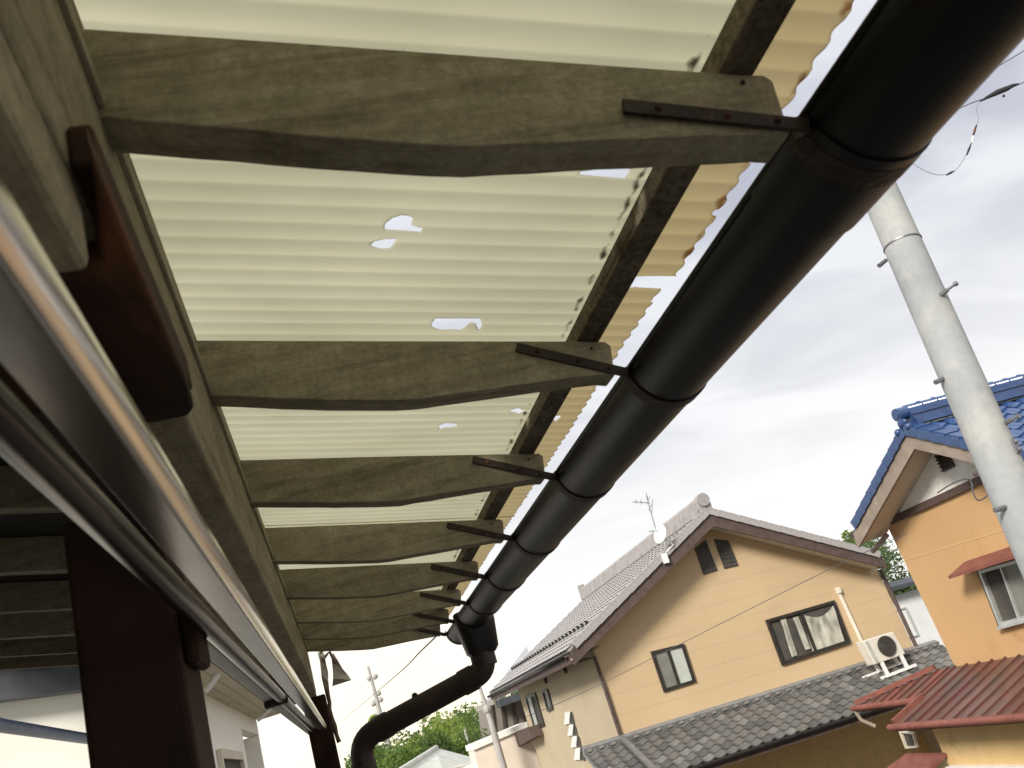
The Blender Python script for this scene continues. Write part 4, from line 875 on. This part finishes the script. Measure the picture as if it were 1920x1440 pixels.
MB().beam(v(XW - 0.02, 13.95, -1.47), v(xe1, 15.45, zred(xe1, k=K) + 0.05), 0.10, 0.08).build('verge_trim', redtrim, org)
MB().beam(v(xe1, r3.y - 0.01, zred(xe1, k=K) + 0.03), v(xe2, r3.y - 0.01, zred(xe2, k=K) + 0.03), 0.07, 0.07).build('verge_trim', redtrim, org)
# ground floor under the red roofs
xg = xe2 + 0.45
MB().box(v(xg, 7.3, -4.9), v(xg + 0.2, r3.y - 0.25, zred(xg, k=K) - 0.09)).build('lower_wall', ochre, org)
MB().box(v(xg + 0.21, r3.y - 0.45, -4.9), v(XW - 0.003, r3.y - 0.25, -2.1)).build('lower_wall', ochre, org)
q = [PX(a, b, xg) for a, b in ((1689, 1368), (1716, 1373), (1724, 1400), (1702, 1402))]
window(org, q, nO, fw=0.03, frame=soffit, panes=1, fills=[roomdark])
q = [PX(a, b, xg) for a, b in ((1700, 1412), (1774, 1411), (1780, 1428), (1690, 1432))]
MB().prism([q[0] + Vector((-0.003, 0, 0)), q[1] + Vector((-0.003, 0, 0)), q[2] + Vector((-0.45, 0, 0)), q[3] + Vector((-0.45, 0, 0))], (0, 0, -0.05)).build('awning', redtrim, org)
MB().box(PX(1783, 1434, xg) + Vector((-0.12, -3, -0.06)), PX(1783, 1434, xg) + Vector((-0.003, 0, 0.0))).build('window_head', whitepl, org)
MB().tube([v(xe1 - 0.09, 15.45, zred(xe1, k=K) - 0.03), v(xe1 - 0.05, 15.43, zred(xe1, k=K) - 0.25), v(xe1 + 0.1, 15.3, zred(xe1, k=K) - 0.42)], 0.035, 10).build('gutter_spout', fasciaold, org, smooth=True)

# ================================================================== WHITE HOUSE between the two
wh = empty('white_house', v_(16.5, 27, 0), 'cool white house half hidden in the gap between tan and orange houses', 'house')
YW = 25.0
a, b = F_(1648, 1128, YW), F_(1740, 1100, YW)
wl = MB().prism([F_(1600, 1140, YW), F_(1760, 1092, YW), v_(F_(1760, 1092, YW).x + 4, YW, F_(1760, 1092, YW).z), v_(F_(1760, 1092, YW).x + 4, YW, 0), v_(F_(1600, 1140, YW).x, YW, 0)], (0, 0.2, 0)).build('wall', greywall, wh)
MB().prism([F_(1590, 1130, YW - .5), F_(1770, 1082, YW - .5), F_(1775, 1070, YW + 1.2), F_(1595, 1118, YW + 1.2)], (0, 0, 0.12)).build('roof', slate, wh)
window(wh, quad([(1668, 1146), (1697, 1138), (1722, 1192), (1692, 1200)], YW), nF, fw=0.05, frame=framesilver, panes=1, fills=[greywall], proud=0.05)
MB().prism([F_(1690, 1218, YW - .8), F_(1800, 1218, YW - .8), F_(1800, 1250, YW - 2), F_(1680, 1250, YW - 2)], (0, 0, -0.1)).build('lower_roof', tiledark[0], wh)

# ================================================================== LEFT NEIGHBOURS
XN = -1.6
nb = empty('cream_house', v_(-4, 15, 0), 'cream-walled neighbour house with white eave gutter, just right of the brown post', 'house')
NQ = lambda a, b, X=XN: PX(a, b, X)
zt = 1.46
y_a = 8.4; y_b = NQ(487, 1385).y
yo = NQ(452, 1365).y; zo = NQ(452, 1366).z - H
MB().box(v(XN - 0.2, y_a, -4.9), v(XN, yo, zt)).build('wall', palewall, nb)
MB().box(v(XN - 0.2, yo + 0.002, zo), v(XN, y_b, zt)).build('wall', palewall, nb)
MB().box(v(XN - 0.9, yo + 0.002, -4.9), v(XN - 0.7, y_b, zo + 0.3)).build('recess_wall', palewall, nb)
MB().box(v(XN - 0.69, y_b - 0.16, -4.9), v(XN - 0.004, y_b - 0.004, zo - 0.004)).build('wall', palewall, nb)
MB().box(v(XN - 5, y_b - 0.2, -4.9), v(XN - 0.91, y_b, zt)).build('end_wall', palewall, nb)
q = [NQ(404, 1406), NQ(446, 1404), NQ(452, 1450), NQ(412, 1450)]
window(nb, [v_(XN, q[0].y, q[0].z), v_(XN, q[1].y, q[0].z), v_(XN, q[1].y, q[0].z - 0.9), v_(XN, q[0].y, q[0].z - 0.9)], (1, 0, 0), fw=0.12, frame=soffit, panes=1, fills=[roomdark], proud=0.06)
xo = -1.13
for k in range(3): MB().box(v(XN + 0.004 + k * 0.145, y_a, zt - 0.03 + 0.0), v(XN + 0.14 + k * 0.145, y_b + 0.35, zt + 0.0 + 0.006 * k)).build('soffit_board', soffit, nb)
MB().box(v(xo - 0.045, y_a, zt - 0.02), v(xo - 0.03 + 0.02, y_b + 0.35, zt + 0.19)).build('fascia', brownwood, nb)
MB().box(v(xo + 0.02, y_a, zt + 0.06), v(xo + 0.12, y_b + 0.4, zt + 0.17)).build('eave_gutter', whitepl, nb, bevel=0.02)
MB().prism([v(xo - 0.01, y_a, zt + 0.2), v(xo - 0.01, y_b + 0.4, zt + 0.2), v(-5, y_b + 0.4, zt + 1.8), v(-5, y_a, zt + 1.8)], (0, 0, 0.06)).build('roof', slate, nb)
for (a, b), (c, d2), (e1, f1), Y in (((413, 1236), (415, 1262), (383, 1297), 10.6), ((508, 1312), (512, 1330), (482, 1350), 17.2)):
    MB().tube(arc(PY(a, b, Y), PY(c, d2, Y), PY(e1, f1, Y), 8), 0.04 if Y < 12 else 0.045, 10).build('gutter_elbow', whitepl, nb, smooth=True)
# far-left neighbour
ln = empty('dark_roofed_house', v_(-5.2, 14, 0), 'pale house with a dark slate roof edge seen left of the brown post', 'house')
YL = 12.4
MB().prism([PY(-260, 1360, YL), PY(170, 1288, YL), v_(PY(170, 1288, YL).x, YL, 0), v_(PY(-260, 1360, YL).x, YL, 0)], (0, 0.2, 0)).build('wall', palewall, ln)
MB().prism([PY(-260, 1300, YL - .4), PY(175, 1243, YL - .4), PY(175, 1291, YL - .4), PY(-260, 1345, YL - .4)], (0, 0.3, 0)).build('roof_edge', slate, ln)
MB().prism([PY(-260, 1300, YL - .3), PY(175, 1243, YL - .3), PY(175, 1243, YL - .3) + Vector((0, 3, 1.2)), PY(-260, 1300, YL - .3) + Vector((0, 3, 1.2))], (0, 0, 0.05)).build('roof', slate, ln)
MB().tube([PX(-200, 1300, -2.6), PX(0, 1360, -2.6), PX(150, 1383, -2.6), PX(330, 1408, -2.6)], 0.055, 12).build('handrail', navy, loc=PX(0, 1360, -2.6), smooth=True, label='dark navy pipe crossing in front of the pale wall, left of the brown post', cat='pipe')

# ================================================================== FAR THINGS
def house(name, label, x0, x1, y0, y1, zw, zr, wall, rf, ridge='x', ov=0.5, cat='house'):
    o = empty(name, v_((x0 + x1) / 2, (y0 + y1) / 2, 0), label, cat)
    MB().box((x0, y0, 0), (x1, y1, zw)).build('wall', wall, o)
    if ridge == 'x':
        ym = (y0 + y1) / 2
        for ya, s in ((y0 - ov, 1), (y1 + ov, -1)): MB().prism([v_(x0 - ov, ya, zw - 0.15), v_(x1 + ov, ya, zw - 0.15), v_(x1 + ov, ym, zr), v_(x0 - ov, ym, zr)], (0, 0, 0.12)).build('roof', rf, o)
        m = MB(); m.prism([v_(x0, y0, zw), v_(x0, y1, zw), v_(x0, ym, zr)], (0.1, 0, 0)); m.prism([v_(x1 - .1, y0, zw), v_(x1 - .1, y1, zw), v_(x1 - .1, ym, zr)], (0.1, 0, 0)); m.build('gable', wall, o)
        MB().tube([v_(x0 - ov, ym, zr + 0.1), v_(x1 + ov, ym, zr + 0.1)], 0.12, 8).build('ridge', rf, o)
    else:
        xm = (x0 + x1) / 2
        for xa in (x0 - ov, x1 + ov): MB().prism([v_(xa, y0 - ov, zw - 0.15), v_(xa, y1 + ov, zw - 0.15), v_(xm, y1 + ov, zr), v_(xm, y0 - ov, zr)], (0, 0, 0.12)).build('roof', rf, o)
        m = MB(); m.prism([v_(x0, y0, zw), v_(x1, y0, zw), v_(xm, y0, zr)], (0, 0.1, 0)); m.prism([v_(x0, y1 - .1, zw), v_(x1, y1 - .1, zw), v_(xm, y1 - .1, zr)], (0, 0.1, 0)); m.build('gable', wall, o)
        MB().tube([v_(xm, y0 - ov, zr + 0.1), v_(xm, y1 + ov, zr + 0.1)], 0.12, 8).build('ridge', rf, o)
    for k in range(3):
        xx = x0 + (x1 - x0) * (0.2 + 0.3 * k)
        window(o, [v_(xx, y0, zw - 0.5), v_(xx + 0.9, y0, zw - 0.5), v_(xx + 0.9, y0, zw - 1.4), v_(xx, y0, zw - 1.4)], (0, -1, 0), fw=0.06, fills=[frostdark, roomdark])
    return o
# pale tin roof shed in front of the trees
p0, p1, p2 = PY(818, 1402, 34), PY(880, 1406, 34), PY(760, 1440, 34)
sh = empty('tin_roof_shed', v_(p0.x, 36, 0), 'low shed with a pale tin roof in front of the trees', 'shed')
MB().prism([p0, PY(905, 1425, 34) , PY(830, 1446, 30), PY(740, 1452, 30)], (0, 0, -0.1)).build('roof', paleroof, sh)
MB().tube([p0, PY(742, 1450, 30)], 0.10, 8).build('hip_trim', paleroof, sh)
MB().box((PY(760, 1450, 31).x, 31.2, 0), (PY(900, 1440, 34).x, 34, PY(830, 1448, 31).z - 0.1)).build('wall', whitewall, sh)
# pinkish annex left of the tan house
anx = empty('cream_annex', v_(5.2, 29, 0), 'pinkish cream flat-topped annex behind the left end of the tan house', 'annex')
YX = 31.0
MB().prism([PY(888, 1404, YX), PY(990, 1360, YX), v_(PY(990, 1360, YX).x, YX, 0), v_(PY(888, 1404, YX).x, YX, 0)], (0, 1.6, 0)).build('wall', palepink, anx)
MB().prism([PY(884, 1396, YX - .1), PY(988, 1353, YX - .1), PY(990, 1363, YX - .1), PY(887, 1407, YX - .1)], (0, 1.8, 0)).build('parapet_cap', whitewall, anx)
# timber house behind it with grey roof
th = empty('timber_house', v_(7, 40, 0), 'grey timber-boarded house with bluish roof behind the cream annex', 'house')
YT = 38.0
MB().prism([PY(920, 1320, YT), PY(1000, 1290, YT), PY(1010, 1400, YT), PY(932, 1420, YT)], (0, 4, 0)).build('wall', timber, th)
for k in range(5):
    t_ = k / 4; a = PY(920, 1320, YT).lerp(PY(1000, 1290, YT), t_); b = PY(932, 1420, YT).lerp(PY(1010, 1400, YT), t_); MB().beam(a + Vector((0, -0.05, 0)), b + Vector((0, -0.05, 0)), 0.12, 0.1, up=(0, -1, 0)).build('post', brownwood, th)
MB().prism([PY(908, 1323, YT - 1), PY(1010, 1276, YT - 1), PY(1010, 1276, YT - 1) + Vector((0.6, 3, 1.6)), PY(955, 1284, YT + 2)], (0, 0, 0.1)).build('roof', greyroof, th)
MB().prism([PY(935, 1312, YT - 1.5), PY(1006, 1288, YT - 1.5), PY(1004, 1302, YT - 1.5), PY(938, 1326, YT - 1.5)], (0, 0.8, 0)).build('lower_roof', slate, th)
# pale concrete pole left of it
pl = empty('concrete_pole', PY(930, 1400, 30), 'short pale pole with a flared bracket in front of the timber house', 'pole')
MB().tube([PY(894, 1270, 30), PY(903, 1300, 30), PY(920, 1350, 30), PY(931, 1392, 30), v_(PY(931, 1392, 30).x + 0.02, 30, 0)], [0.055, 0.06, 0.10, 0.115, 0.12], 12).build('shaft', palepole, pl, smooth=True)
MB().beam(PY(893, 1330, 30), PY(925, 1316, 30), 0.12, 0.16).build('crossarm', palepole, pl)
MB().ball(PY(913, 1330, 30), 0.16, 8, 6).build('insulator', palepole, pl)
# far utility pole with fittings
fp = empty('far_utility_pole', PY(716, 1350, 55), 'distant grey utility pole with cross-arms above the diagonal downpipe', 'utility pole')
MB().tube([PY(690, 1250, 55), PY(703, 1300, 55), PY(716, 1352, 55), PY(740, 1440, 55)], [0.08, 0.12, 0.16, 0.2], 10).build('shaft', palepole, fp, smooth=True)
for (a, b), (c, d2) in (((691, 1276), (706, 1272)), ((697, 1318), (713, 1308))): MB().beam(PY(a, b, 55), PY(c, d2, 55), 0.14, 0.14).build('crossarm', palepole, fp)
for a, b in ((704, 1268), (692, 1272), (710, 1300), (714, 1312), (700, 1320)): MB().ball(PY(a, b, 55), 0.16, 8, 5).build('insulator', palepole, fp)
MB().ball(PY(712, 1354, 50), 0.4, 10, 6, sc=(1, 1, 1.5)).build('transformer', palepole, fp)
# pole in the trees
MB().tube([PY(871, 1367, 45), PY(884, 1412, 45), PY(895, 1450, 45)], [0.06, 0.09, 0.1], 8).build('thin_pole', palepole, loc=PY(895, 1450, 45), label='thin pale pole standing against the green trees', cat='pole')
# roofs to the left of the far post
house('grey_roofed_house', 'far house with a grey tiled roof just left of the far post', -7.3, -1.5, 60, 66, H - 3.2, H - 0.1, timber, greyroof)
house('beige_roofed_house', 'far low house with a beige roof beside the grey-roofed one', -12.6, -8.0, 58, 63, H - 2.9, H - 0.4, timber, paleroof)
# further houses to hold the horizon from other places
house('grey_roofed_house', 'far grey-roofed house hidden behind the tan house', 26, 34, 52, 60, H - 1.5, H + 1.0, whitewall, greyroof)

# ================================================================== TREES
def tree(name, label, base, h, r, mt, n, seed, leaf=0.25, zc=0.62, group=None, sq=1.0):
    rg = random.Random(seed); base = Vector(base)
    o = empty(name, base, label, 'tree', group)
    t = MB(); t.tube([base, base + v_(0.1, 0, h * 0.3), base + v_(-0.05, 0.05, h * 0.7)], [0.05 * h ** .8 * .5, 0.035 * h ** .8 * .5, 0.02], 8)
    for k in range(6):
        a = rg.uniform(0, 6.28); z = h * rg.uniform(0.3, 0.6); t.tube([base + v_(0, 0, z), base + v_(math.cos(a) * r * 0.6, math.sin(a) * r * 0.6, z + h * 0.2)], [0.06, 0.02], 6)
    t.build('trunk', barkm, o, smooth=True)
    cl = [(v_(rg.gauss(0, r * 0.42), rg.gauss(0, r * 0.42), h * zc + rg.gauss(0, h * 0.17) * sq), rg.uniform(0.28, 0.5) * r) for _ in range(16)]
    cl.append((v_(0, 0, h * 0.85), r * 0.4))
    V_ = []; F = []
    for i in range(n):
        c, cr_ = rg.choice(cl); d_ = Vector((rg.gauss(0, 1), rg.gauss(0, 1), rg.gauss(0, 0.8))).normalized() * cr_ * rg.uniform(0.5, 1.08)
        p = base + c + d_; 
        if p.z < base.z + 0.1: p.z = base.z + 0.1
        u = Vector((rg.gauss(0, 1), rg.gauss(0, 1), rg.gauss(0, 1))).normalized(); w_ = u.orthogonal().normalized(); s_ = leaf * rg.uniform(0.5, 1.2)
        k = len(V_); V_ += [p - u * s_ * .5, p + w_ * s_ * .35, p + u * s_ * .5, p - w_ * s_ * .35]; F.append((k, k + 1, k + 2, k + 3))
    m = MB(); m.v = V_; m.f = F; m.build('crown', mt, o, recalc=False)
    return o
tl = [(775, 1366, 46, 'pale bushy tree at the left end of the row beyond the sheds', 2, 2.6), (800, 1348, 52, 'yellow-green tree with spiky top catching the evening glow', 2, 2.3), (835, 1352, 56, 'dark rounded tree in the middle of the hillside row', 0, 3.0),
      (862, 1358, 58, 'mid green tree right of the dark rounded one', 1, 2.8), (893, 1340, 50, 'tall green tree close behind the pale pole', 1, 2.4), (745, 1388, 44, 'dark low tree next to the diagonal downpipe', 0, 2.5), (720, 1404, 40, 'bright green bush beside the vertical downpipe', 2, 1.7),
      (815, 1385, 40, 'dark green bush in front of the row, above the tin roof', 0, 2.3), (862, 1388, 42, 'deep green bush left of the cream annex', 0, 2.2), (765, 1405, 38, 'leafy green bush above the shed roof slope', 1, 1.9), (920, 1352, 60, 'green tree partly hidden behind the pale pole and timber house', 1, 3.0)]
for i, (px, py, Y, lb, mi_, r_) in enumerate(tl):
    p = PY(px, py, Y); h_ = p.z * 0.86; tree('broadleaf_tree', lb, (p.x, Y, 0), h_, r_, leafs[mi_], 11000, 100 + i, leaf=0.22 if Y > 45 else 0.18, zc=0.66)
for i in range(14):
    x = -16 + i * 2.6 + random.uniform(-.6, .6); 
    if -1 < x < 1: continue
    tree('woodland_tree', 'small leafy tree on the wooded slope behind the nearer row', (x, 74 + random.uniform(0, 6), 0), (4.6 if x < 0 else 6.3) + random.uniform(-.5, .6), 2.6, leafs[i % 2], 2200, 300 + i, leaf=0.4, group='trees of the back row on the slope')
p = PY(1660, 1060, 28); tree('garden_tree', 'dark leafy tree in the gap between the tan and the orange house', (p.x + 0.6, 29, 0), p.z + 1.0, 2.3, leafs[0], 12000, 55, leaf=0.16, zc=0.74)
p = PY(1585, 974, 36); tree('spiky_tree', 'pale tree tip poking above the right slope of the tan roof', (p.x, 36, 0), p.z - 0.7, 0.40, leafs[2], 900, 77, leaf=0.26, zc=0.9, sq=0.35)
p = PY(700, 1356, 48); 
MB().tube(arc(PY(691, 1362, 48), PY(693, 1338, 48), PY(708, 1343, 48), 8), 0.08, 8).build('bent_branch', leafs[2], loc=PY(691, 1362, 48), label='small yellowish bent twig peeping over the diagonal downpipe', cat='twig')
